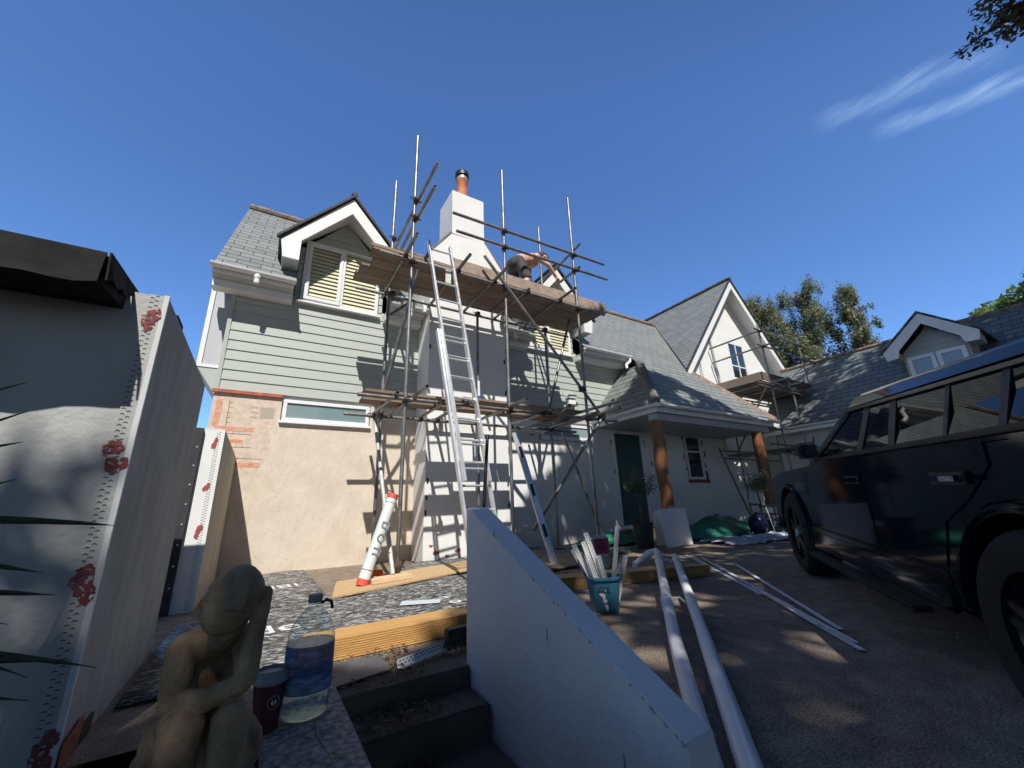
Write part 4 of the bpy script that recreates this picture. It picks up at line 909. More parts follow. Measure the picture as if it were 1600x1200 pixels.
BT = thing('water_bottle', 'large clear plastic water bottle with a blue label standing on the plank', 'bottle', (.182, 1.50, .169))
pet = bpy.data.materials.new('clear_plastic'); pet.use_nodes = True; tt = pet.node_tree; tt.nodes.clear()
tr = tt.nodes.new('ShaderNodeBsdfTransparent'); tr.inputs[0].default_value = (.88, .93, .94, 1); gl = tt.nodes.new('ShaderNodeBsdfGlossy'); gl.inputs['Roughness'].default_value = .05
fr = FR(tt, .07, .9, 2.5); ms = tt.nodes.new('ShaderNodeMixShader'); oo = tt.nodes.new('ShaderNodeOutputMaterial')
bn = tt.nodes.new('ShaderNodeBump'); bn.inputs['Strength'].default_value = .9; bn.inputs['Distance'].default_value = .01; nn_ = tt.nodes.new('ShaderNodeTexNoise'); nn_.inputs['Scale'].default_value = 32; cc_ = tt.nodes.new('ShaderNodeTexCoord')
tt.links.new(cc_.outputs['Object'], nn_.inputs['Vector']); tt.links.new(nn_.outputs['Fac'], bn.inputs['Height']); tt.links.new(bn.outputs[0], gl.inputs['Normal']);
tt.links.new(fr.outputs[0], ms.inputs[0]); tt.links.new(tr.outputs[0], ms.inputs[1]); tt.links.new(gl.outputs[0], ms.inputs[2]); tt.links.new(ms.outputs[0], oo.inputs[0])
prof = [(1e-4, .004), (.045, .0), (.058, .006), (.064, .02), (.062, .03), (.066, .045), (.064, .055), (.067, .07), (.064, .085), (.0655, .10), (.0655, .165), (.063, .175), (.066, .19), (.065, .205), (.058, .23), (.044, .255), (.028, .272), (.019, .282), (.018, .295)]
MB().lathe(prof, n=40).build('bottle_body', pet, BT, smooth=True)
wat = bpy.data.materials.new('water_film'); wat.use_nodes = True; tt = wat.node_tree; tt.nodes.clear()
tr = tt.nodes.new('ShaderNodeBsdfTransparent'); tr.inputs[0].default_value = (.80, .88, .91, 1); gl = tt.nodes.new('ShaderNodeBsdfGlossy'); gl.inputs['Roughness'].default_value = .1
ms = tt.nodes.new('ShaderNodeMixShader'); ms.inputs[0].default_value = .12; oo = tt.nodes.new('ShaderNodeOutputMaterial'); tt.links.new(tr.outputs[0], ms.inputs[1]); tt.links.new(gl.outputs[0], ms.inputs[2]); tt.links.new(ms.outputs[0], oo.inputs[0])
MB().lathe([(1e-4, .006), (.044, .004), (.056, .010), (.061, .022), (.060, .045), (1e-4, .045)], n=32).build('water', wat, BT, smooth=True)
lab = bpy.data.materials.new('blue_label'); lab.use_nodes = True; tt = lab.node_tree; bb_ = tt.nodes['Principled BSDF']; bb_.inputs['Roughness'].default_value = .3
cc_ = tt.nodes.new('ShaderNodeTexCoord'); mp_ = tt.nodes.new('ShaderNodeMapping'); mp_.inputs['Scale'].default_value = (8, 8, 40); wv = tt.nodes.new('ShaderNodeTexNoise'); wv.inputs['Scale'].default_value = 1.6; wv.inputs['Detail'].default_value = 5
tt.links.new(cc_.outputs['Object'], mp_.inputs[0]); tt.links.new(mp_.outputs[0], wv.inputs['Vector']); rr_ = tt.nodes.new('ShaderNodeValToRGB'); e_ = rr_.color_ramp.elements
e_[0].position = .38; e_[0].color = (.02, .06, .16, 1); e_[1].position = .62; e_[1].color = (.16, .30, .48, 1); e2 = rr_.color_ramp.elements.new(.5); e2.color = (.03, .13, .30, 1)
tt.links.new(wv.outputs['Fac'], rr_.inputs[0]); tt.links.new(rr_.outputs[0], bb_.inputs['Base Color']); bb_.inputs['Alpha'].default_value = .82
MB().lathe([(.0668, .068), (.0674, .080), (.0668, .175), (.0662, .186)], n=40).build('label', lab, BT, smooth=True)
MB().lathe([(1e-4, .316), (.019, .315), (.0205, .31), (.0205, .294), (.0195, .292)], n=24).build('cap', mat('grey_cap', (.22, .25, .24), .5), BT, smooth=True)
MB().path([(.02, .0, .287), (.032, -.01, .296), (.045, -.015, .290), (.05, -.01, .27)], .0045, n=8).build('handle', mat('dark_cap', (.02, .02, .02), .5), BT, smooth=True)

CU = thing('coffee_cup', 'burgundy paper coffee cup with a grey lid between the stone figure and the bottle', 'cup', (.085, 1.47, .169))
MB().lathe([(1e-4, 0), (.030, 0), (.030, .004), (.0415, .118), (.0415, .12)], n=32).build('cup_body', mat('burgundy_card', (.07, .008, .018), .55), CU, smooth=True)
MB().lathe([(.043, .112), (.0445, .116), (.044, .124), (.041, .128), (.039, .14), (.036, .143), (.035, .136), (1e-4, .136)], n=32).build('lid', mat('grey_lid', (.24, .24, .26), .5), CU, smooth=True)
em = MB(); ang = radians(-72)
cdir = Vector((cos(ang), sin(ang), .10)); cx_ = Vector((-sin(ang), cos(ang), 0)); cz_ = Vector((0, 0, 1))
for k in range(24):
    a, c_ = 2*pi*k/24, 2*pi*(k+.5)/24
    p0 = Vector((cos(ang), sin(ang), 0))*.0376+cx_*cos(a)*.015+cz_*(.070+sin(a)*.015); p0 -= Vector((cos(ang), sin(ang), 0))*.0034*(cos(a)**2)
    em.tube(p0, p0+Vector((cos(ang), sin(ang), 0))*.0006, .0011, n=6)
ec = Vector((cos(ang), sin(ang), 0))*.0374+cz_*.070
for s in (-1, 1): em.add([ec+cx_*(s*.0015)+cz_*(-.007), ec+cx_*(s*.0075)+cz_*(-.001)-.0008*Vector((cos(ang), sin(ang), 0)), ec+cx_*(s*.0045)+cz_*(.0075), ec+cx_*(s*.0012)+cz_*(.002)], [(0, 1, 2, 3)])
em.build('bean_emblem', mat('pale_print2', (.62, .55, .52), .6), CU)

sl_ = MB().prism([(.36, 2.09, .016), (.62, 2.15, .016), (.61, 2.38, .016), (.385, 2.40, .016)], (0, 0, .007)).build('slate_piece', mat('slate_piece', (.12, .115, .115), .6, var=.15, vscale=6, bump=.3)); tag(sl_, 'grey slate lying on the top step beside the ochre boards', 'slate')

# angle beads -----------------------------------------------------------
def bead(p, q, w_, nrm_, lab_, grp, name='angle_bead', m=bead_m, r=.004, two=True, flip=1):
    """perforated L-shaped plastering bead from p to q"""
    p = Vector(p); q = Vector(q); d = (q-p).normalized(); n_ = Vector(nrm_); n_ = (n_-d*n_.dot(d)).normalized(); s = d.cross(n_)*flip; L = (q-p).length
    T = thing(name, lab_, 'angle bead', (0, 0, 0), 0, grp)
    for k, ax in enumerate((s, n_) if two else (s,)):
        oth = n_ if k == 0 else s
        c = [e+ax*u+oth*v for e in (p, q) for u, v in ((0, 0), (w_, 0), (w_, .0008), (0, .0008))]
        MB().add(c, [(0, 1, 2, 3), (4, 7, 6, 5), (0, 4, 5, 1), (1, 5, 6, 2), (2, 6, 7, 3), (3, 7, 4, 0)]).build('wing', m, T)
        h_ = MB()
        kk = int(L/.02)
        for i in range(kk):
            for j in range(2):
                c0 = p+d*(.02*i+.008+.01*j)+ax*(w_*(.35+.38*j))
                for sg in (-.0004, .0012):
                    h_.poly([c0+oth*sg+d*cos(a)*r+ax*sin(a)*r*.8 for a in [2*pi*t_/8 for t_ in range(8)]])
        h_.build('perforation_row', hd, T)
    MB().tube(p+s*.0, q, .0028, n=6).build('nose', m, T)
    return T
bead((.64, 2.14, .02), (1.07, 2.30, .03), .035, (0, .2, 1), 'perforated white bead lying across the top step below the broom head', None, r=.005)

# ochre lapped boards in two stacks ------------------------------------------
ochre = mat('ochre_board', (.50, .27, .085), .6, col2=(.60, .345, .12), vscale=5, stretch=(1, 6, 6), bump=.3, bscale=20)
ochre_d = mat('ochre_board_dull', (.40, .23, .085), .7, col2=(.55, .35, .15), vscale=5, stretch=(1, 6, 6), bump=.3, bscale=20)  # duller ochre, used for the right stack
onames = ['lowest', 'second lowest', 'third lowest', 'fourth lowest', 'middle', 'fourth from the top', 'third from the top', 'second from the top', 'topmost']
for k in range(9):
    j = random.uniform(-.006, .006); y0 = 2.485+random.uniform(0, .003); z0 = .004+k*.0112
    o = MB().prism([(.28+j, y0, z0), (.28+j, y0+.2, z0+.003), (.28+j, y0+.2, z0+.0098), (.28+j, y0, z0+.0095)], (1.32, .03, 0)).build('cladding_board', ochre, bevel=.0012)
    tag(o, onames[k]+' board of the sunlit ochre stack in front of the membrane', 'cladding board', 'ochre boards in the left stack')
for k in range(9):
    j = random.uniform(-.02, .02); y0 = 2.90+random.uniform(-.004, .004); z0 = .004+k*.0112
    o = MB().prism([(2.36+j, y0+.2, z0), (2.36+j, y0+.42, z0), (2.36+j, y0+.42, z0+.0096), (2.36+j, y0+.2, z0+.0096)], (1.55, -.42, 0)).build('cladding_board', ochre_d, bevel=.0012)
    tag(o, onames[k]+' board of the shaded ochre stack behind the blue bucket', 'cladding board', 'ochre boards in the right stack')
# broom ---------------------------------------------------------------
BR = thing('broom', 'black handled broom standing on its bristles against the white stair wall', 'broom')
MB().tube((1.14, 2.30, .13), (1.38, 2.60, 1.24), .012, n=10).build('handle', soot, BR, smooth=True)
MB().box(-.11, .11, -.025, .025, 0, .035).build('head', mat('black_plastic', (.02, .02, .02), .6), BR, bevel=.006, loc=(1.02, 2.23, .085)).rotation_euler = (0, 0, .15)
mb = MB()
for i in range(240):
    x, y = random.uniform(-.105, .105), random.uniform(-.022, .022); mb.tube((x, y, .005), (x+random.uniform(-.015, .015), y+random.uniform(-.015, .015), -.062), .0016, n=4)
mb.build('bristles', mat('bristle', (.10, .085, .07), .8), BR, loc=(1.02, 2.23, .085)).rotation_euler = (0, 0, .15)
# leaf litter and rubble on the steps
mb = MB(); lm = mat('dead_leaves', (.05, .028, .015), .9, col2=(.20, .11, .055), vscale=30)
for i in range(900):
    x = random.gauss(.56, .12); y = random.uniform(1.72, 2.46)
    if not (.29 < x < .94): continue
    z = .008 if y > 2.0 else (-.075 if y > 1.79 else -.20)
    if .37 < x < .61 and 2.1 < y < 2.4: continue
    z += random.uniform(.002, .03); s = random.uniform(.006, .018); a = random.uniform(0, 6.28); b_ = random.uniform(-.5, .5)
    mb.add([(x+s*cos(a), y+s*sin(a), z+s*b_), (x-s*.5*sin(a), y+s*.5*cos(a), z), (x-s*cos(a), y-s*sin(a), z-s*b_*.2), (x+s*.5*sin(a), y-s*.5*cos(a), z+.002)], [(0, 1, 2, 3)])
o = mb.build('leaf_litter', lm); tag(o, 'dry brown leaves and wood chips scattered over the top steps', 'leaves', kind='stuff')
mb = MB()
for i in range(260):
    x = random.uniform(.6, 4.2); y = random.uniform(.6, 4.2); s = random.uniform(.003, .009)
    if x < 1.15 and y < 2.1: continue
    if x < 1.2 and y > 2.6: continue
    ell(mb, (x, y, s*.3), (s, s*.8, s*.5), n=5)
o = mb.build('grit', mat('grit', (.30, .28, .25), .9)); tag(o, 'small pale grit and crumbs scattered over the driveway', 'grit', kind='stuff')

# leaning packing tube -------------------------------------------------
TU = thing('packing_tube', 'long white tube with red end caps leaning on the left scaffold poles', 'tube')
a = Vector((.945, 4.46, .035)); b_ = Vector((1.235, 4.56, .90)); d = (b_-a).normalized()
MB().tube(a+d*.055, b_-d*.05, .057, n=28).build('tube_body', mat('pale_tube_white', (.66, .70, .66), .5, var=.04), TU, smooth=True)
capm = mat('red_cap', (.62, .09, .05), .5)
MB().tube(a, a+d*.06, .060, n=28).build('end_cap', capm, TU, smooth=True); MB().tube(b_-d*.05, b_, .060, n=28).build('end_cap', capm, TU, smooth=True)
MB().tube(a+d*.14, a+d*.146, .0582, n=28).build('ring', soot, TU); MB().tube(b_-d*.10, b_-d*.096, .0582, n=28).build('ring', soot, TU)
fwd = Vector((.08, -1, 0)); fwd = (fwd-d*fwd.dot(d)).normalized(); sx = d.cross(fwd)
greyink = mat('grey_ink', (.20, .22, .21), .6)
for i, ch_ in enumerate('nou'):
    t_ = .58-.13*i
    text(ch_, .19, greyink, TU, frame(a+d*t_+fwd*.0575, -d, -sx, fwd), 'letter', ext=.003)
o = MB().path([(1.06, 4.78, .03), (1.12, 4.80, .10), (1.2, 4.79, .09), (1.22, 4.80, .03)], [.035, .04, .04, .03], n=8).build('orange_strap', mat('orange_webbing', (.75, .14, .03), .6), smooth=True); tag(o, 'bright orange crumpled strap on the ground behind the white tube', 'strap')

# bucket with beads ------------------------------------------------------
BK = thing('bucket', 'dirty blue plastic bucket holding white angle beads on the driveway', 'bucket', (2.17, 2.36, 0))
blue = mat('blue_bucket', (.025, .12, .20), .45, col2=(.045, .165, .25), vscale=6)
MB().lathe([(1e-4, .004), (.088, .0), (.094, .006), (.118, .205), (.128, .208), (.132, .216), (.130, .228), (.121, .230), (.116, .222), (.09, .012), (1e-4, .012)], n=36).build('bucket_body', blue, BK, smooth=True)
nd = Vector((-.67, -.74, 0)).normalized(); xd = Vector((.74, -.67, 0)).normalized()
pw = mat('dried_plaster', (.48, .50, .50), .85)
text('OX', .05, mat('dark_print', (.02, .035, .06), .6), BK, frame(nd*.1125+Vector((0, 0, .155)), xd, Vector((0, 0, 1)), nd), 'lettering', ext=.003)
text('2L', .036, MT['dark_print'], BK, frame((nd+xd*.25).normalized()*.1045+Vector((0, 0, .075)), xd, Vector((0, 0, 1)), nd), 'lettering', ext=.003)
for i, (h_, ph, r) in enumerate(((.12, -.1, .028), (.085, .0, .020), (.05, .08, .024), (.15, .12, .012))):
    n_ = (nd+xd*ph).normalized(); splash(n_*(.0945+.12*h_)+Vector((0, 0, h_)), xd, (0, 0, 1), r, BK, pw, seed=40+i, th=-.002)
bl_ = ['leftmost white angle bead leaning out of the blue bucket', 'short inner angle bead at the left of the blue bucket', 'tallest left leaning angle bead in the blue bucket', 'short angle bead in the middle of the blue bucket', 'tall upright angle bead at the right of the blue bucket', 'short angle bead at the right rim of the blue bucket', 'low angle bead standing behind the right rim of the bucket', 'rearmost angle bead leaning left in the blue bucket', 'front angle bead beside the leftmost one in the blue bucket', 'middle height angle bead behind the tallest left leaning one']
bm_ = mat('bead_white', (.74, .74, .73), .5)
for i, (p, q) in enumerate((((2.16, 2.36, .02), (1.98, 2.45, .44)), ((2.18, 2.38, .02), (2.05, 2.46, .38)), ((2.2, 2.33, .02), (2.06, 2.40, .52)), ((2.20, 2.33, .02), (2.13, 2.36, .36)), ((2.19, 2.34, .02), (2.29, 2.30, .56)), ((2.2, 2.31, .02), (2.30, 2.26, .36)), ((2.22, 2.36, .02), (2.33, 2.33, .33)), ((2.17, 2.40, .02), (2.01, 2.50, .40)), ((2.15, 2.34, .02), (2.03, 2.40, .46)), ((2.19, 2.37, .02), (2.10, 2.43, .43)))):
    bead(p, q, .030, (-.75, -.66, .1), bl_[i], 'angle beads in the blue bucket', m=bm_, r=.0038)
# bag behind the bucket
BG = thing('plaster_bag', 'white and maroon paper bag standing behind the bucket of beads', 'bag', (3.53, 3.82, 0), radians(-42))
mb = MB().box(-.095, .095, -.05, .05, 0, .36); mb.build('bag_body', mat('bag_paper', (.5, .5, .5), .7, var=.1), BG, bevel=.02)
MB().box(-.08, .085, -.053, -.0505, .16, .33).build('maroon_panel', mat('maroon_print', (.32, .02, .10), .6), BG)
mb = MB()
for z in (.305, .27, .24, .21): mb.box(-.045, .05, -.0545, -.0532, z-.008, z+.008)
mb.build('print_line', soot, BG); MB().box(-.06, .08, -.053, -.0505, .05, .14).build('grey_panel', mat('grey_print2', (.35, .35, .36), .7), BG)
# downpipes on the driveway
def pipe(name, pts, r, lab_, socks=(), clips=()):
    T = thing(name, lab_, 'drainpipe', (0, 0, 0), 0, 'white downpipes on the driveway')
    MB().path(pts, r, n=18).build('pipe', pvc, T, smooth=True)
    for i, t_ in socks:
        a, c_ = Vector(pts[i]), Vector(pts[i+1]); d = (c_-a).normalized(); m_ = lerp(a, c_, t_); MB().tube(m_-d*.035, m_+d*.035, r+.006, n=18).build('socket', pvc, T, smooth=True)
    for i, t_ in clips:
        a, c_ = Vector(pts[i]), Vector(pts[i+1]); d = (c_-a).normalized(); m_ = lerp(a, c_, t_); s = d.cross(Vector((0, 0, 1)))
        MB().tube(m_-d*.012, m_+d*.012, r+.008, n=18).path([m_-s*(r-.01)+Vector((0, 0, .01)), m_-s*(r+.05)+Vector((0, 0, .02)), m_-s*(r+.08)+Vector((0, 0, -.01))], .007, n=6).build('clip', pvc, T, smooth=True)
    return T
PIPE_L = [(3.68, 3.46, .045), (3.73, 3.50, .05), (3.93, 3.43, .165), (3.97, 3.38, .18), (3.92, 3.33, .178), (1.93, 1.60, .042), (1.1, .85, .036)]
PIPE_R = [(3.90, 3.08, .145), (3.86, 3.045, .145), (2.17, 1.61, .045), (.95, .60, .036)]
pipe('drainpipe', PIPE_L, .034, 'left white downpipe with bent end, lying on the driveway from the bucket side', [(4, .80), (1, .8)], [(4, .74), (4, .22)])
pipe('drainpipe', PIPE_R, .034, 'right white downpipe with plain ends, lying on the driveway', [(1, .06)], [])
for i, (p, q, w_) in enumerate((((5.16, 3.81), (3.43, 1.95), .028), ((5.10, 3.83), (3.50, 2.02), .028), ((4.93, 3.46), (2.55, 1.01), .028), ((4.69, 2.89), (2.83, 1.20), .028), ((4.54, 3.04), (2.82, 1.31), .025), ((4.88, 3.45), (2.62, 1.06), .022))):
    bead((p[0], p[1], .006+.004*i), (q[0], q[1], .005+.003*i), w_, (0, 0, 1), ['long white trim nearest the porch', 'second white trim beside the porch side trim', 'long white trim ending nearest the viewer', 'white trim crossing over its neighbours near the car', 'shortest white trim in the crossed bundle', 'thin white trim under the crossed bundle'][i]+' on the driveway', 'white trims lying on the driveway', name='trim_strip', r=.0035, two=False)

# porch clutter ----------------------------------------------------------
def foliage(n, clumps, size, seed=0, flat=.5, soft=0):
    """leaf quads spread through clumps [(x,y,z,r)]"""
    rnd = random.Random(seed); mb = MB(); tot = sum(c[3]**2 for c in clumps)
    for c in clumps:
        k = max(3, int(n*c[3]**2/tot))
        for _ in range(k):
            while True:
                p = Vector((rnd.gauss(0, .55), rnd.gauss(0, .55), rnd.gauss(0, .55)-soft*.3*rnd.random())) if soft else Vector((rnd.uniform(-1, 1), rnd.uniform(-1, 1), rnd.uniform(-1, 1)))
                if p.length < (1.7 if soft else 1): break
            p = Vector(c[:3])+Vector((p.x*c[3], p.y*c[3], p.z*c[3]*(c[4] if len(c) > 4 else 1)))
            a = Vector((rnd.gauss(0, 1), rnd.gauss(0, 1), rnd.gauss(0, 1)*flat)).normalized(); b_ = a.orthogonal().normalized(); b_ = (b_+a.cross(b_)*rnd.uniform(-1, 1)).normalized()
            s = size*rnd.uniform(.6, 1.3)
            mb.v += [tuple(p-a*s), tuple(p+b_*s*.38), tuple(p+a*s), tuple(p-b_*s*.38)]; q = len(mb.v)-4; mb.f.append((q, q+1, q+2, q+3))
    return mb
def fbuild(mb, name, m, parent):
    me = bpy.data.meshes.new(name); me.from_pydata(mb.v, [], mb.f); me.materials.append(m); o = bpy.data.objects.new(name, me); C.objects.link(o); o.parent = parent; return o
def leafmat(name, c1, c2, sc_=.8, tl=.25):
    mm = bpy.data.materials.new(name); mm.use_nodes = True; t = mm.node_tree; b = t.nodes['Principled BSDF']; b.inputs['Roughness'].default_value = .5
    co = t.nodes.new('ShaderNodeTexCoord'); n = t.nodes.new('ShaderNodeTexNoise'); n.inputs['Scale'].default_value = sc_; n.inputs['Detail'].default_value = 8; n.inputs['Roughness'].default_value = .7; t.links.new(co.outputs['Object'], n.inputs['Vector'])
    r = t.nodes.new('ShaderNodeValToRGB'); r.color_ramp.elements[0].position = .35; r.color_ramp.elements[1].position = .65; r.color_ramp.elements[0].color = (*c1, 1); r.color_ramp.elements[1].color = (*c2, 1)
    t.links.new(n.outputs['Fac'], r.inputs[0]); t.links.new(r.outputs[0], b.inputs['Base Color'])
    tr = t.nodes.new('ShaderNodeBsdfTranslucent'); t.links.new(r.outputs[0], tr.inputs[0]); ms = t.nodes.new('ShaderNodeMixShader'); ms.inputs[0].default_value = tl
    o = t.nodes['Material Output']; t.links.new(b.outputs[0], ms.inputs[1]); t.links.new(tr.outputs[0], ms.inputs[2]); t.links.new(ms.outputs[0], o.inputs[0]); return mm
olive = leafmat('olive_leaf', (.05, .075, .04), (.13, .17, .09), 9)
bark = mat('bark', (.07, .055, .04), .9, col2=(.14, .115, .09), vscale=14, bump=.6, bscale=30)
def olive_tree(x, y, lab_, h=1.42, pr=.17, ph=.40, seed=1):
    T = thing('olive_tree', lab_, 'potted tree', (x, y, 0), 0, 'potted olive trees at the porch')
    MB().lathe([(1e-4, 0), (pr*.82, 0), (pr*.95, ph-.05), (pr, ph-.045), (pr*1.02, ph), (pr*.93, ph), (pr*.9, ph-.03), (1e-4, ph-.03)], n=28).build('pot', mat('black_pot', (.018, .02, .026), .5), T, smooth=True)
    MB().path([(0, 0, ph-.04), (.01, .0, .6), (-.01, .01, .8), (.0, 0, .95)], .014, n=8).build('trunk', bark, T, smooth=True)
    mb = MB(); rnd = random.Random(seed); cl = []
    for i in range(16):
        a = rnd.uniform(0, 6.28); el_ = rnd.uniform(.2, 1.3); L = rnd.uniform(.2, .42); e = Vector((cos(a)*cos(el_), sin(a)*cos(el_), sin(el_)))*L+Vector((0, 0, .88))
        mb.path([(0, 0, .86), tuple((e+Vector((0, 0, .86)))*.5), tuple(e)], [.008, .006, .003], n=5); cl.append((e.x, e.y, e.z, .10)); cl.append((e.x*.6, e.y*.6, (e.z+.86)*.5, .10))
    mb.build('branch', bark, T); fbuild(foliage(1500, cl, .022, seed), 'crown', olive, T); return T
olive_tree(5.50, 4.90, 'potted olive tree in front of the green door, left of the porch post')
olive_tree(8.72, 4.62, 'potted olive tree beside the right porch post near the car', seed=5)
tarp = mat('green_tarp', (.015, .13, .085), .35, col2=(.03, .22, .14), vscale=6, bump=.8, bscale=9, dist=.03)
def heap(name, cx, cy, rx, ry, h, m, lab_, cat, rot=0, seed=1):
    rnd = random.Random(seed); n = 34; vs = []; ph = [rnd.uniform(0, 6) for _ in range(6)]
    for j in range(n+1):
        for i in range(n+1):
            u, v = i/n*2-1, j/n*2-1; rr = math.sqrt(u*u+v*v); z = h*max(0, 1-rr**1.6)+.035*abs(sin(u*7+ph[0]+2*sin(v*5+ph[1])))+.025*abs(sin(v*13+ph[2]+u*6))
            vs.append((u*rx*(1+.08*sin(v*9+ph[3])), v*ry*(1+.08*sin(u*8+ph[4])), .006+z*(1 if rr < 1.25 else .2)))
    o = MB().add(vs, [(j*(n+1)+i, j*(n+1)+i+1, (j+1)*(n+1)+i+1, (j+1)*(n+1)+i) for j in range(n) for i in range(n)]).build(name, m, smooth=True)
    md = o.modifiers.new('t', 'SOLIDIFY'); md.thickness = .003
    o.location = (cx, cy, 0); o.rotation_euler = (0, 0, rot); return tag(o, lab_, cat)
heap('tarpaulin', 8.15, 5.25, 1.25, .5, .38, tarp, 'large crumpled green tarpaulin heaped at the porch wall, right of the post', 'tarpaulin', .05, 3)
heap('tarpaulin', 5.55, 5.75, .75, .35, .16, tarp, 'small crumpled green tarpaulin below the green door', 'tarpaulin', 0, 8)
heap('dust_sheet', 7.9, 4.25, 1.25, .42, .03, mat('pale_sheet', (.35, .39, .45), .7, col2=(.5, .53, .58), vscale=4), 'flat pale dust sheet on the ground in front of the green tarpaulin', 'dust sheet', -.1, 12)
heap('dust_sheet', 9.0, 4.5, .45, .3, .12, mat('pale_sheet', (.35, .39, .45)), 'crumpled pale dust sheet beside the black trolley', 'dust sheet', .3, 14)
for x0, x1, y, a, l_ in ((5.70, 6.0, 4.62, .08, 'left white board leaning on the plinth of the left porch post'), (6.0, 6.42, 4.66, .05, 'right white board leaning on the front of the left porch plinth')):
    o = MB().prism([(x0, y, .005), (x1, y-.0, .005), (x1+.0, y+a, .60), (x0, y+a, .60)], (0, .012, 0)).build('white_board', pvc, bevel=.002); tag(o, l_, 'board')
sb = thing('small_bottle', 'small clear water bottle standing on the left porch plinth', 'bottle', (6.42, 4.90, .566))
o = MB().lathe([(1e-4, 0), (.04, 0), (.042, .02), (.040, .10), (.042, .18), (.035, .22), (.015, .25), (.015, .28)], n=20).build('bottle_body', pet, sb, smooth=True)
sb.location = (6.36, 4.76, .566); MB().lathe([(.017, .272), (.017, .29), (1e-4, .29)], n=14).build('cap', MT['grey_cap'], sb)
tb = thing('tub', 'small cream tub on the left porch plinth beside the bottle', 'tub', (6.12, 4.765, .566)); MB().lathe([(1e-4, 0), (.05, 0), (.055, .075), (.058, .08), (.05, .08), (1e-4, .07)], n=20).build('tub_body', mat('cream_plastic', (.45, .38, .25), .6), tb, smooth=True)
TLY = thing('trolley', 'black tubular trolley with a blue drum in front of the right porch post', 'trolley', (8.55, 4.45, 0))
tb_ = MB(); tb_.path([(-.55, 0, .62), (-.2, 0, .6), (.0, 0, .55), (.45, 0, .56)], .016, n=8); tb_.path([(-.50, .1, .1), (-.52, 0, .35), (-.42, 0, .45), (.5, 0, .40)], .016, n=8); tb_.path([(-.2, 0, .6), (-.1, 0, .1)], .014, n=8); tb_.path([(.3, 0, .56), (.35, 0, .1)], .014, n=8); tb_.box(-.15, .4, -.1, .1, .28, .32)
tb_.build('tube_frame', soot, TLY); ell(MB(), (-.30, .05, .24), (.17, .17, .20)).build('drum', mat('navy_drum', (.006, .014, .06), .3), TLY, smooth=True)
MB().tube((-.22, -.12, .55), (-.12, -.15, .05), .009, n=8).build('rod', pvc, TLY)
MB().tube((.2, -.12, .13), (.2, -.07, .13), .13, n=24).build('wheel', black_rubber, TLY, smooth=True)

# =====================================================================
# WORKER on the platform
# =====================================================================
PS = thing('person', 'shirtless man in dark shorts and sunglasses bending over on the upper scaffold platform', 'person', (0, 0, 0))
skin = mat('sunburnt_skin', (.60, .33, .24), .5, col2=(.66, .40, .30), vscale=8)
D0 = 4.148
mb = MB()
hipL, hipR = Vector((3.40, 5.34, 4.93)), Vector((3.42, 5.14, 4.93)); sp = Vector((3.62, 5.24, 5.10)); chst = Vector((3.78, 5.24, 5.13)); nk = Vector((3.90, 5.24, 5.19)); hd_ = Vector((4.03, 5.22, 5.265))
capsule(mb, (3.42, 5.24, 4.97), sp, .125, .125); capsule(mb, sp, chst, .125, .14); capsule(mb, (3.80, 5.12, 5.13), (3.80, 5.37, 5.13), .085, .085)
capsule(mb, chst, nk, .09, .058); capsule(mb, nk, hd_, .055, .055)
ell(mb, hd_, (.085, .078, .105), (0, 1.0, 0)); ell(mb, hd_+Vector((.06, -.0, -.05)), (.055, .055, .05)); ell(mb, hd_+Vector((.098, -.02, -.02)), (.022, .014, .02)); ell(mb, hd_+Vector((-.01, -.078, -.01)), (.02, .012, .028)); ell(mb, hd_+Vector((-.01, .078, -.01)), (.02, .012, .028))
def hand(mb, w0, dirv, up, s=1):
    w0 = Vector(w0); dv = Vector(dirv).normalized(); u = Vector(up); u = (u-dv*u.dot(dv)).normalized(); sd = dv.cross(u)
    capsule(mb, w0, w0+dv*.07, .026, .034, 8)
    for k, (o_, L) in enumerate(((-.030, .055), (-.010, .07), (.010, .065), (.030, .05))):
        a = w0+dv*.085+sd*o_; b_ = a+dv*L*.5-u*.006; c_ = b_+dv*L*.4-u*.03; capsule(mb, a, b_, .0115, .010, 6); capsule(mb, b_, c_, .010, .009, 6)
    a = w0+dv*.03+sd*.03*s; capsule(mb, a, a+dv*.04+sd*.03*s-u*.01, .013, .011, 6)
def limb(pts, rs):
    for i in range(len(pts)-1): capsule(mb, pts[i], pts[i+1], rs[i], rs[i+1])
limb([(3.83, 5.11, 5.12), (4.00, 5.03, 4.98), (4.19, 5.06, 4.80)], [.058, .044, .030]); hand(mb, (4.19, 5.06, 4.80), (.55, .05, -.6), (0, -1, .3))
limb([(3.82, 5.38, 5.12), (3.82, 5.42, 4.86), (3.90, 5.38, 4.64)], [.056, .044, .030]); hand(mb, (3.90, 5.38, 4.64), (.3, 0, -.8), (1, 0, .2))
limb([hipL, (3.52, 5.42, 4.58), (3.40, 5.44, 4.24)], [.10, .075, .045]); limb([hipR, (3.54, 5.08, 4.58), (3.42, 5.06, 4.24)], [.10, .075, .045])
for y in (5.44, 5.06): capsule(mb, (3.40, y, 4.20), (3.58, y, 4.185), .04, .034)
bd = fuse(mb.build('body', skin, PS, smooth=True), .011, 4)
mb = MB(); capsule(mb, (3.40, 5.24, 4.93), (3.44, 5.24, 4.98), .14, .132); capsule(mb, hipL, (3.51, 5.42, 4.62), .118, .098); capsule(mb, hipR, (3.53, 5.08, 4.62), .118, .098); ell(mb, (3.36, 5.24, 4.90), (.13, .17, .13))
fuse(mb.build('shorts', mat('dark_shorts', (.035, .035, .042), .85, col2=(.10, .095, .10), vscale=9), PS, smooth=True), .012, 3)
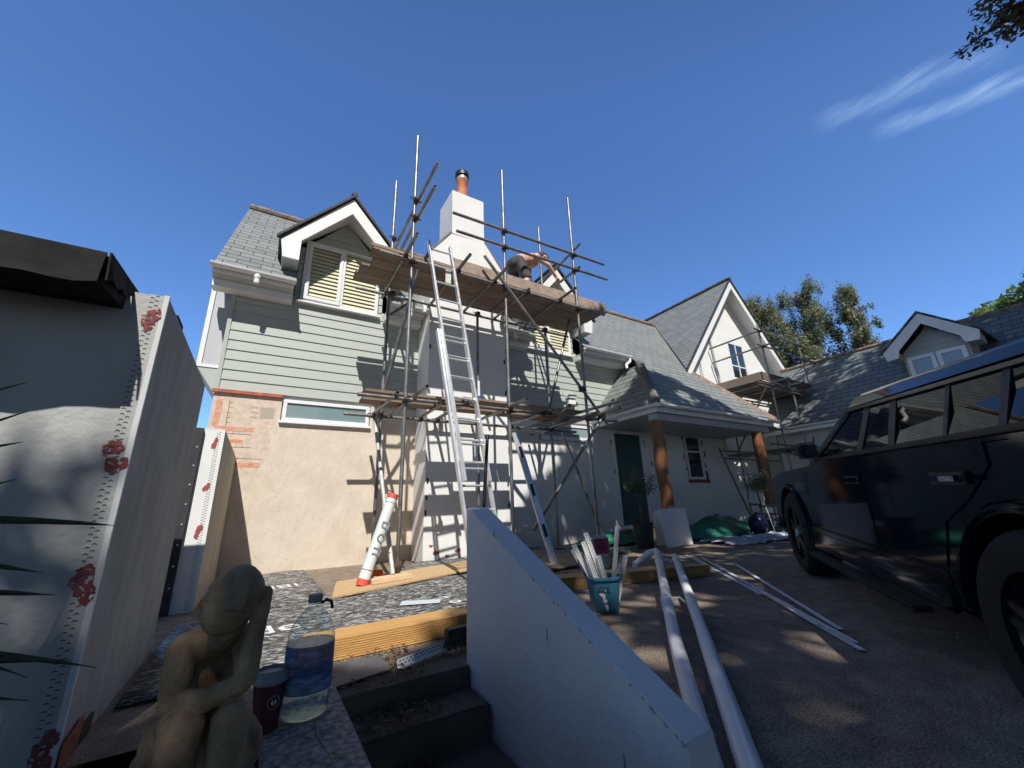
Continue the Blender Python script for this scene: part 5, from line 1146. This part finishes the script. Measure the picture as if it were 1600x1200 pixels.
mb = MB(); ell(mb, hd_+Vector((-.018, 0, .022)), (.088, .083, .098), (0, .75, 0)); ell(mb, hd_+Vector((.055, 0, .06)), (.05, .06, .035)); fuse(mb.build('hair', mat('dark_hair', (.03, .022, .016), .7, bump=.6, bscale=60), PS, smooth=True), .009, 2)
MB().box(.0, .012, -.075, .075, -.018, .018).box(-.09, .0, -.083, -.078, -.006, .006).box(-.09, .0, .078, .083, -.006, .006).build('sunglasses', soot, PS, loc=hd_+Vector((.082, 0, .0)), bevel=.003).rotation_euler = (0, .5, 0)
for y in (5.44, 5.06): MB().box(3.35, 3.64, y-.05, y+.05, D0+.001, D0+.07).build('shoe', mat('tan_boot', (.22, .13, .07), .8), PS, bevel=.025)
o = MB().lathe([(1e-4, 0), (.10, 0), (.13, .22), (.14, .24), (.12, .24), (.09, .02), (1e-4, .02)], n=24).build('bucket', mat('black_plastic', (.02, .02, .02)), smooth=True, loc=(4.18, 5.36, 4.16)); tag(o, 'black bucket on the upper platform beside the working man', 'bucket')

# =====================================================================
# BLACK CAR
# =====================================================================
CAR = thing('parked_car', 'black boxy off-road car parked on the driveway at the right edge', 'car')
hd0, pit = radians(36.5), .04
fx_ = Vector((cos(hd0)*cos(pit), sin(hd0)*cos(pit), sin(pit))); ly_ = Vector((-sin(hd0), cos(hd0), 0)); uz_ = fx_.cross(ly_)
CAR.matrix_world = frame((4.6, 2.13, .0), fx_, ly_, uz_)
cp = mat('navy_black_paint', (.004, .006, .011), .06, spec=.38)
ct = mat('black_trim', (.014, .014, .015), .5); cg = mat('tinted_glass', (.003, .004, .005), .015, spec=.26)
WB = 3.02; WR = .385; Wd = 1.88
def arch(cx, r, n=10): return [(cx+r*cos(a), .36+r*sin(a)) for a in [pi*i/n for i in range(n+1)]]
prof = [(.86, .30)]+[(.84, .78), (.76, .925), (.4, .965), (-.72, 1.0), (-.98, 1.03), (-3.98, 1.03), (-4.04, .85), (-4.0, .32)]
ar = arch(-WB, .42)[::-1]; af = arch(0, .465)[::-1]
pr = prof+[(-WB-.42, .32)]+ar+[(-WB+.42, .32)]+[(-.465, .32)]+af+[(.465, .30)]
MB().prism([(x, 0, z) for x, z in pr], (0, -Wd, 0)).build('body', cp, CAR, bevel=.03, smooth=True)
MB().box(-3.9, .8, -1.7, -.2, .3, .8).build('underbody', soot, CAR)
# shoulder crease + door skins
def door(x0, x1, pts, nm, lab_):
    o = MB().prism([(x, .001, z) for x, z in pts], (0, .005, 0)).build(nm, cp, CAR, bevel=.002, label=lab_); return o
d1 = door(0, 0, [(-.72, .52), (-.68, .98), (-1.03, 1.01), (-1.86, 1.01), (-1.86, .50)], 'door', 'front door')
d2 = door(0, 0, [(-1.88, .50), (-1.88, 1.01), (-2.98, 1.01), (-2.97, .92), (-2.80, .80), (-2.60, .70), (-2.50, .50)], 'door', 'rear door')
for d_, x in ((d1, -1.72), (d2, -2.72)):
    MB().box(x-.13, x+.11, .014, .020, .855, .905).build('handle_recess', ct, d_, bevel=.002)
    MB().box(x-.11, x+.09, .034, .048, .868, .892).box(x-.11, x-.09, .013, .034, .868, .892).box(x+.07, x+.09, .013, .034, .868, .892).build('handle', cp, d_, bevel=.004)
MB().box(-2.84, -2.74, .0485, .050, .870, .890).build('handle_sticker', mat('pale_sticker', (.45, .45, .43), .5, col2=(.1, .1, .1), vscale=90), d2)
MB().prism([(-.6, .0, .50), (-2.48, .0, .50), (-2.50, .0, .32), (-.55, .0, .32)], (0, .018, 0)).build('sill_trim', cp, CAR, bevel=.008, smooth=True)
MB().box(-2.47, -.62, .018, .024, .455, .462).box(-2.47, -.62, .018, .023, .40, .405).build('sill_crease', cp, CAR)
MB().box(-2.36, -.72, .02, .12, .285, .315).build('side_step', mat('step_rubber', (.012, .013, .015), .4), CAR, bevel=.015)
for cx in (0, -WB):
    pts = []; r0, r1 = (.45, .50) if cx == 0 else (.405, .455); k_ = 1 if cx == 0 else .93; WR = .385*k_
    for i in range(17): a = pi*i/16; pts.append((cx+r1*cos(a), 0, .36+r1*sin(a)*.96))
    for i in range(17): a = pi-pi*i/16; pts.append((cx+r0*cos(a), 0, .36+r0*sin(a)))
    MB().prism([(x, -.02, z) for x, _, z in pts], (0, .045, 0)).build('wheel_arch', cp, CAR, bevel=.014, smooth=True)
    Wn = MB(); Rm = Matrix.Rotation(radians(90), 3, 'X')
    w_ = MB().lathe([(.24*k_, -.0), (.27*k_, -.01), (.34*k_, -.012), (.375*k_, .02), (WR, .05), (WR, .20), (.37*k_, .24), (.25*k_, .24), (.24*k_, .20)], (cx, .02, WR), 40, Rm, False).build('wheel', black_rubber, CAR, smooth=True)
    MB().lathe([(.245*k_, .0), (.25*k_, .03), (.235*k_, .05), (.225*k_, .2), (.24*k_, .22)], (cx, .018, WR), 40, Rm, False).build('rim', mat('dark_alloy', (.06, .06, .065), .3, metal=.8), w_, smooth=True)
    sp_ = MB()
    for k in range(5):
        a = 2*pi*k/5+.3; u = Vector((cos(a), 0, sin(a))); v = Vector((-sin(a), 0, cos(a))); c0 = Vector((cx, -.02, WR))
        sp_.prism([c0+u*.04-v*.04, c0+u*.04+v*.04, c0+u*.235*k_+v*.05, c0+u*.235*k_+v*.018, c0+u*.12, c0+u*.235*k_-v*.018, c0+u*.235*k_-v*.05], (0, .028, 0))
    sp_.build('spoke', MT['dark_alloy'], w_, bevel=.004)
    MB().tube((cx, -.015, WR), (cx, .018, WR), .035, n=20).build('hub_cap', alu, w_, smooth=True)
    MB().lathe([(1e-4, .09), (.23, .09), (.23, .12), (1e-4, .12)], (cx, .0, WR), 30, Rm).build('brake_disc', mat('disc_steel', (.12, .11, .10), .5, metal=.8), w_)
# greenhouse
cab = MB().add([(-1.0, -.012, 1.031), (-3.96, -.012, 1.031), (-3.96, -Wd+.012, 1.031), (-1.0, -Wd+.012, 1.031), (-1.58, -.135, 1.34), (-3.9, -.115, 1.225), (-3.9, -Wd+.115, 1.225), (-1.58, -Wd+.135, 1.34)],
   [(0, 3, 2, 1), (4, 5, 6, 7), (0, 1, 5, 4), (1, 2, 6, 5), (2, 3, 7, 6), (3, 0, 4, 7)])
cab.build('window_glass', cg, CAR)
rf = MB().add([(-1.50, -.115, 1.335), (-4.0, -.10, 1.22), (-4.0, -Wd+.10, 1.22), (-1.50, -Wd+.115, 1.335), (-1.60, -.17, 1.435), (-3.96, -.15, 1.30), (-3.96, -Wd+.15, 1.30), (-1.60, -Wd+.17, 1.435)],
   [(0, 3, 2, 1), (4, 5, 6, 7), (0, 1, 5, 4), (1, 2, 6, 5), (2, 3, 7, 6), (3, 0, 4, 7)]).build('roof', cp, CAR, bevel=.025, smooth=True)
def pil(xb0, xb1, xt0, xt1, nm='pillar', m_=None, o_=.0015):
    return MB().prism([(xb0, -.012+o_, 1.03), (xb1, -.012+o_, 1.03), (xt1, -.135-.0086*(xt1+1.58)+o_, 1.34+.0495*(xt1+1.58)), (xt0, -.135-.0086*(xt0+1.58)+o_, 1.34+.0495*(xt0+1.58))], (0, -.006, 0)).build(nm, m_ or ct, CAR)
pil(-.96, -1.06, -1.545, -1.62, m_=cp, o_=.006); pil(-1.82, -1.90, -1.80, -1.88); pil(-2.24, -2.31, -2.13, -2.20); pil(-2.72, -2.75, -2.64, -2.67); pil(-3.04, -3.08, -2.98, -3.02); pil(-3.5, -3.62, -3.42, -3.54, m_=cp)
MB().box(-3.9, -1.05, -.02, .006, 1.025, 1.05).build('belt_trim', ct, CAR, bevel=.004)
MB().prism([(-1.52, -.112, 1.33), (-3.9, -.10, 1.212), (-3.9, -.10, 1.228), (-1.52, -.112, 1.348)], (0, -.02, 0)).build('rain_strip', mat('chrome_grey', (.25, .25, .26), .25, metal=.9), CAR)
mr = MB().box(-1.20, -1.04, .0, .13, 1.05, 1.17).build('mirror', ct, CAR, bevel=.025, smooth=True); MB().box(-1.204, -1.201, .015, .115, 1.07, 1.15).build('mirror_glass', cg, mr); MB().box(-1.14, -1.10, -.03, .01, 1.06, 1.09).build('mirror_arm', ct, mr)
MB().prism([(-.70, -.03, 1.0), (-1.0, -.03, 1.03), (-1.55, -.13, 1.34), (-1.5, -.13, 1.36)], (0, -.02, 0)).build('windscreen_trim', ct, CAR)
MB().box(.60, .861, -.22, -.02, .62, .80).build('headlight', mat('lamp_glass', (.5, .5, .5), .1), CAR, bevel=.02)
MB().box(-.52, -.30, .001, .012, .80, .86).build('side_vent', MT['chrome_grey'], CAR, bevel=.003)

# =====================================================================
# TREES
# =====================================================================
birch = leafmat('birch_leaf', (.10, .125, .05), (.30, .32, .17), 1.6)
birch_b = mat('birch_bark', (.35, .32, .28), .8, col2=(.08, .07, .06), vscale=6)
def birch_tree(x, y, top, w_, lab_, seed, n=9000, base=0, lean=0):
    T = thing('birch_tree', lab_, 'tree', (x, y, base), 0, 'birch trees behind the house'); rnd = random.Random(seed)
    MB().path([(0, 0, 0), (.1, .1, top*.35), (-.1, .05, top*.7), (lean, 0, top*.95)], [.2, .15, .09, .02], n=8).build('trunk', birch_b, T, smooth=True)
    cl = []; lm_ = MB()
    for i in range(120):
        t_ = rnd.random()**.8; h_ = top*(.30+.68*t_); rad = w_*(1-.75*abs(t_-.35)**1.1)*rnd.uniform(.0, 1.0)**.6; a = rnd.uniform(0, 6.28)
        cx, cy = rad*cos(a)+lean*t_, rad*sin(a); r = rnd.uniform(.26, .58)*(1-.35*t_)*w_/1.9
        cl.append((cx, cy, h_, r, 1.7)); cl.append((cx*1.12, cy*1.12, h_-r*1.3, r*.6, 1.8))
        lm_.path([(lean*t_*.8, 0, h_-.8), (cx*.5, cy*.5, h_-.1), (cx, cy, h_)], [.05, .03, .012], n=5)
    lm_.build('limb', birch_b, T); fbuild(foliage(int(n*5), cl, .075, seed, .9, 1), 'crown', birch, T); return T
birch_tree(25.7, 11.3, 13.3, 1.9, 'left birch tree with pointed crown beside the white gable', 3)
birch_tree(26.6, 9.2, 13.2, 1.75, 'tall middle birch tree behind the small scaffold', 11)
birch_tree(27.1, 7.15, 12.4, 1.15, 'narrow right birch tree with drooping tips', 17, 6000, lean=.3)
birch_tree(27.5, 13.2, 10.5, 1.8, 'low birch tree partly hidden by the white gable', 23, 5000)
yew = leafmat('beech_leaf', (.04, .08, .015), (.20, .30, .06), .8)
T = thing('broadleaf_tree', 'green leafy tree top rising behind the far slate roof at the right edge', 'tree', (22.3, .9, 0)); rnd = random.Random(4)
MB().path([(0, 0, 0), (.1, .1, 4), (0, 0, 7.4)], [.25, .18, .05], n=8).build('trunk', bark, T, smooth=True)
cl = [(rnd.uniform(-1.3, 1.3), rnd.uniform(-1.9, 1.3), rnd.uniform(4.8, 7.7), rnd.uniform(.5, .8)) for _ in range(30)]; fbuild(foliage(9000, cl, .15, 4, .8), 'crown', yew, T)
fbuild(foliage(30, [(0, 0, 5.4, .25)], .1, 6), 'twig_tip', birch, T); 

# big trees behind the viewer; they shade the driveway, the porch and the stair wall
beech = leafmat('copper_beech_leaf', (.025, .022, .012), (.09, .075, .035), .7, .35)
def inshade(x, y):
    """ground-plane region lying in tree shade"""
    edge = [(-30, 2.7), (-.9, 2.75), (-.3, 2.65), (-.1, 2.4), (.1, 2.25), (.6, 2.32), (.9, 2.45), (1.2, 2.62), (1.5, 3.0), (2.6, 4.7), (3.9, 6.4), (4.8, 7.4), (5.95, 7.9), (6.5, 8.0), (7.0, 8.2), (7.6, 8.4), (8.3, 8.6), (8.9, 8.3), (9.35, 7.5), (9.6, 6.7), (11.2, 6.6), (12.4, 8.7), (15.5, 8.8), (18, 6), (22, 4.5), (40, 3.5)]
    for (a, b_), (c_, d) in zip(edge[:-1], edge[1:]):
        if a <= x <= c_: return y < b_+(d-b_)*(x-a)/(c_-a)
    return False
def inview(p, mg=60):
    v = Vector(p)-Vector((0, 0, .72)); zc = v.dot(FW)
    if zc <= .1: return False
    x = 800+620.5*v.dot(RX)/zc; y = 600+620.5*v.dot(DN)/zc
    return -mg < x < 1600+mg and -mg < y < 1200+mg
HOLES = [(2.24, 2.66, .20), (2.27, .74, .10), (3.1, 4.3, .15), (-.05, 1.50, .0), (.15, 1.42, .03), (10.3, 6.2, .2), (.62, 2.2, .10), (-.75, 2.25, .03), (7.6, 4.1, .12)]
rnd = random.Random(12); TR_ = [(-5.5, -9.5), (1.5, -10.5), (8.0, -9.0), (14.5, -8.0)]
crowns = [[] for _ in TR_]
for _ in range(3600):
    x = rnd.uniform(-9, 21); y = rnd.uniform(-8, 9); 
    r = rnd.uniform(.22, .5); 
    if any((x-hx)**2+(y-hy)**2 < (hr+r*.4)**2 for hx, hy, hr in HOLES): continue
    if not inshade(x, y+r*.55) or not inshade(x-r*.7, y) or not inshade(x+r*.5, y): continue
    h_ = rnd.uniform(8.6, 12.5); p = (x+SUN.x/SUN.z*h_, y+SUN.y/SUN.z*h_, h_)
    if inview(p): continue
    k = min(range(4), key=lambda i: (p[0]-TR_[i][0])**2+(p[1]-TR_[i][1])**2); crowns[k].append((p[0], p[1], p[2], r))
for fx0, fy0 in ((6.1, 4.95), (5.85, 4.9), (6.35, 5.0), (6.1, 5.15), (1.05, 2.2), (1.1, 1.8), (1.1, 1.4), (1.15, 1.0), (.98, 2.0), (1.2, 2.2), (6.9, 4.4), (5.4, 4.5)):
    for _ in range(3):
        x, y, r = fx0+rnd.uniform(-.15, .15), fy0+rnd.uniform(-.15, .15), .3; h_ = rnd.uniform(8.8, 11); p = (x+SUN.x/SUN.z*h_, y+SUN.y/SUN.z*h_, h_)
        k = min(range(4), key=lambda i: (p[0]-TR_[i][0])**2+(p[1]-TR_[i][1])**2); crowns[k].append((p[0], p[1], p[2], r))
for _ in range(5200):          # finer sprays along the sunlit edge of the crowns
    x = rnd.uniform(-4, 14); y = rnd.uniform(.6, 9); r = rnd.uniform(.12, .24)
    if not inshade(x, y+r*.3) or inshade(x, y+.95): continue
    if any((x-hx)**2+(y-hy)**2 < (hr+r*.4)**2 for hx, hy, hr in HOLES): continue
    h_ = rnd.uniform(8.6, 11); p = (x+SUN.x/SUN.z*h_, y+SUN.y/SUN.z*h_, h_)
    if inview(p): continue
    k = min(range(4), key=lambda i: (p[0]-TR_[i][0])**2+(p[1]-TR_[i][1])**2); crowns[k].append((p[0], p[1], p[2], r))
tl = ['copper beech behind the viewer at the left, out of frame', 'copper beech straight behind the viewer, out of frame', 'large copper beech whose leafy branch hangs into the top right corner', 'copper beech beyond the car, out of frame']
for k, (tx, ty) in enumerate(TR_):
    T = thing('beech_tree', tl[k], 'tree', (0, 0, 0), 0, 'tall trees shading the driveway')
    MB().path([(tx, ty, -.2), (tx+.1, ty, 3), (tx-.1, ty+.3, 6), (tx, ty+.6, 9.5)], [.38, .30, .22, .08], n=12).build('trunk', bark, T, smooth=True)
    lm_ = MB()
    for c in rnd.sample(crowns[k], min(40, len(crowns[k]))):
        st_ = Vector((tx, ty+.3, rnd.uniform(4.5, 7))); e = Vector(c[:3]); md_ = (st_+e)/2+Vector((0, 0, .8))
        if inview(md_, 20) or inview(e, 20) or inview((md_+e)/2, 20) or inview((st_+md_)/2, 20): continue
        lm_.path([st_, md_, e], [.09, .06, .02], n=6)
    lm_.build('limb', bark, T)
    fbuild(foliage(int(sum(c[3]**2 for c in crowns[k])*300), crowns[k], .145, 50+k, .35), 'crown', beech, T)
    if k == 2:
        # branch hanging into the top right corner of the view
        b0 = Vector((8.4, -2.2, 8.6)); bm2 = MB(); cl = []
        def pt(px, py, rng): return Vector((0, 0, .72))+pix(px, py)*rng
        for pts in ([(1790, -80, 8.6), (1660, -10, 8.2), (1590, 20, 8.0), (1535, 55, 7.8), (1484, 92, 7.7)], [(1720, -40, 8.3), (1640, 10, 8.1), (1585, 38, 8.0), (1562, 52, 8.0)], [(1700, -80, 8.2), (1600, -35, 8), (1545, 2, 7.9), (1512, 20, 7.8)], [(1700, -20, 8.2), (1630, 0, 8.1), (1570, 12, 8.0), (1535, 30, 7.9)]):
            P_ = [pt(*q) for q in pts]; bm2.path([b0]+P_ if pts[0][0] > 1750 else P_, [.05]*(len(P_)-2+(1 if pts[0][0] > 1750 else 0))+[.012, .004], n=5)
            for a, c_ in zip(P_[:-1], P_[1:]):
                L = (c_-a).length; q = int(L/.05)
                for i in range(q):
                    m_ = lerp(a, c_, i/q); last = 1 if a == P_[-2] else 0; cl.append((m_.x+rnd.gauss(0, .03), m_.y+rnd.gauss(0, .03), m_.z-rnd.random()*.08, .05+.10*(1-i/q if last else 1)))
        bm2.build('hanging_twig', bark, T); fbuild(foliage(1500, cl, .042, 77, .8), 'hanging_leaves', beech, T)
# spiky plant at the left edge
YP = thing('spiky_plant', 'dark spiky leaved plant poking in from the left edge', 'plant', (-.95, 1.18, -.12))
ym = leafmat('spiky_leaf', (.012, .022, .010), (.05, .07, .018), 3, .1)
MB().path([(0, 0, 0), (0, 0, .45), (0, 0, .75)], [.05, .045, .04], n=10).build('stem', bark, YP, smooth=True)
O = Vector((-.95, 1.18, -.12))
tips = [(-.40, 1.1, .925), (-.385, 1.08, .865), (-.235, 1.12, .712), (-.385, 1.1, .80), (-.29, 1.1, .598), (-.32, 1.12, .635), (-.25, 1.1, .490), (-.215, 1.1, .472), (-.30, 1.1, .475), (-.285, 1.08, .445), (-.34, 1.1, .56), (-.37, 1.1, .40), (-.5, .9, 1.0), (-.9, .6, .9), (-1.4, 1.0, .9), (-1.3, 1.3, 1.1), (-.6, 1.6, 1.1), (-.8, 1.2, 1.3), (-.7, .8, .5), (-.55, 1.15, 1.05), (-.45, 1.2, .7)]
for i, tp in enumerate(tips):
    tp = Vector(tp)-O; st_ = Vector((0, 0, .62+.1*(i % 3))); md_ = (st_+tp)/2+Vector((0, 0, .06)); mb = MB(); L = []; n_ = 12
    for j in range(n_+1):
        t_ = j/n_; p = st_*(1-t_)**2+md_*2*t_*(1-t_)+tp*t_*t_; w_ = .017*(1-t_)**.6*(.5+min(1, t_*5)*.5); L.append((p, w_))
    vs = []
    for p, w_ in L: vs += [p+Vector((0, 0, w_)), p+Vector((0, -.004, -.0)), p-Vector((0, 0, w_))]
    mb.add(vs, [(3*j+a, 3*j+a+1, 3*j+a+4, 3*j+a+3) for j in range(n_) for a in (0, 1)]); mb.build('leaf', ym, YP, smooth=True)
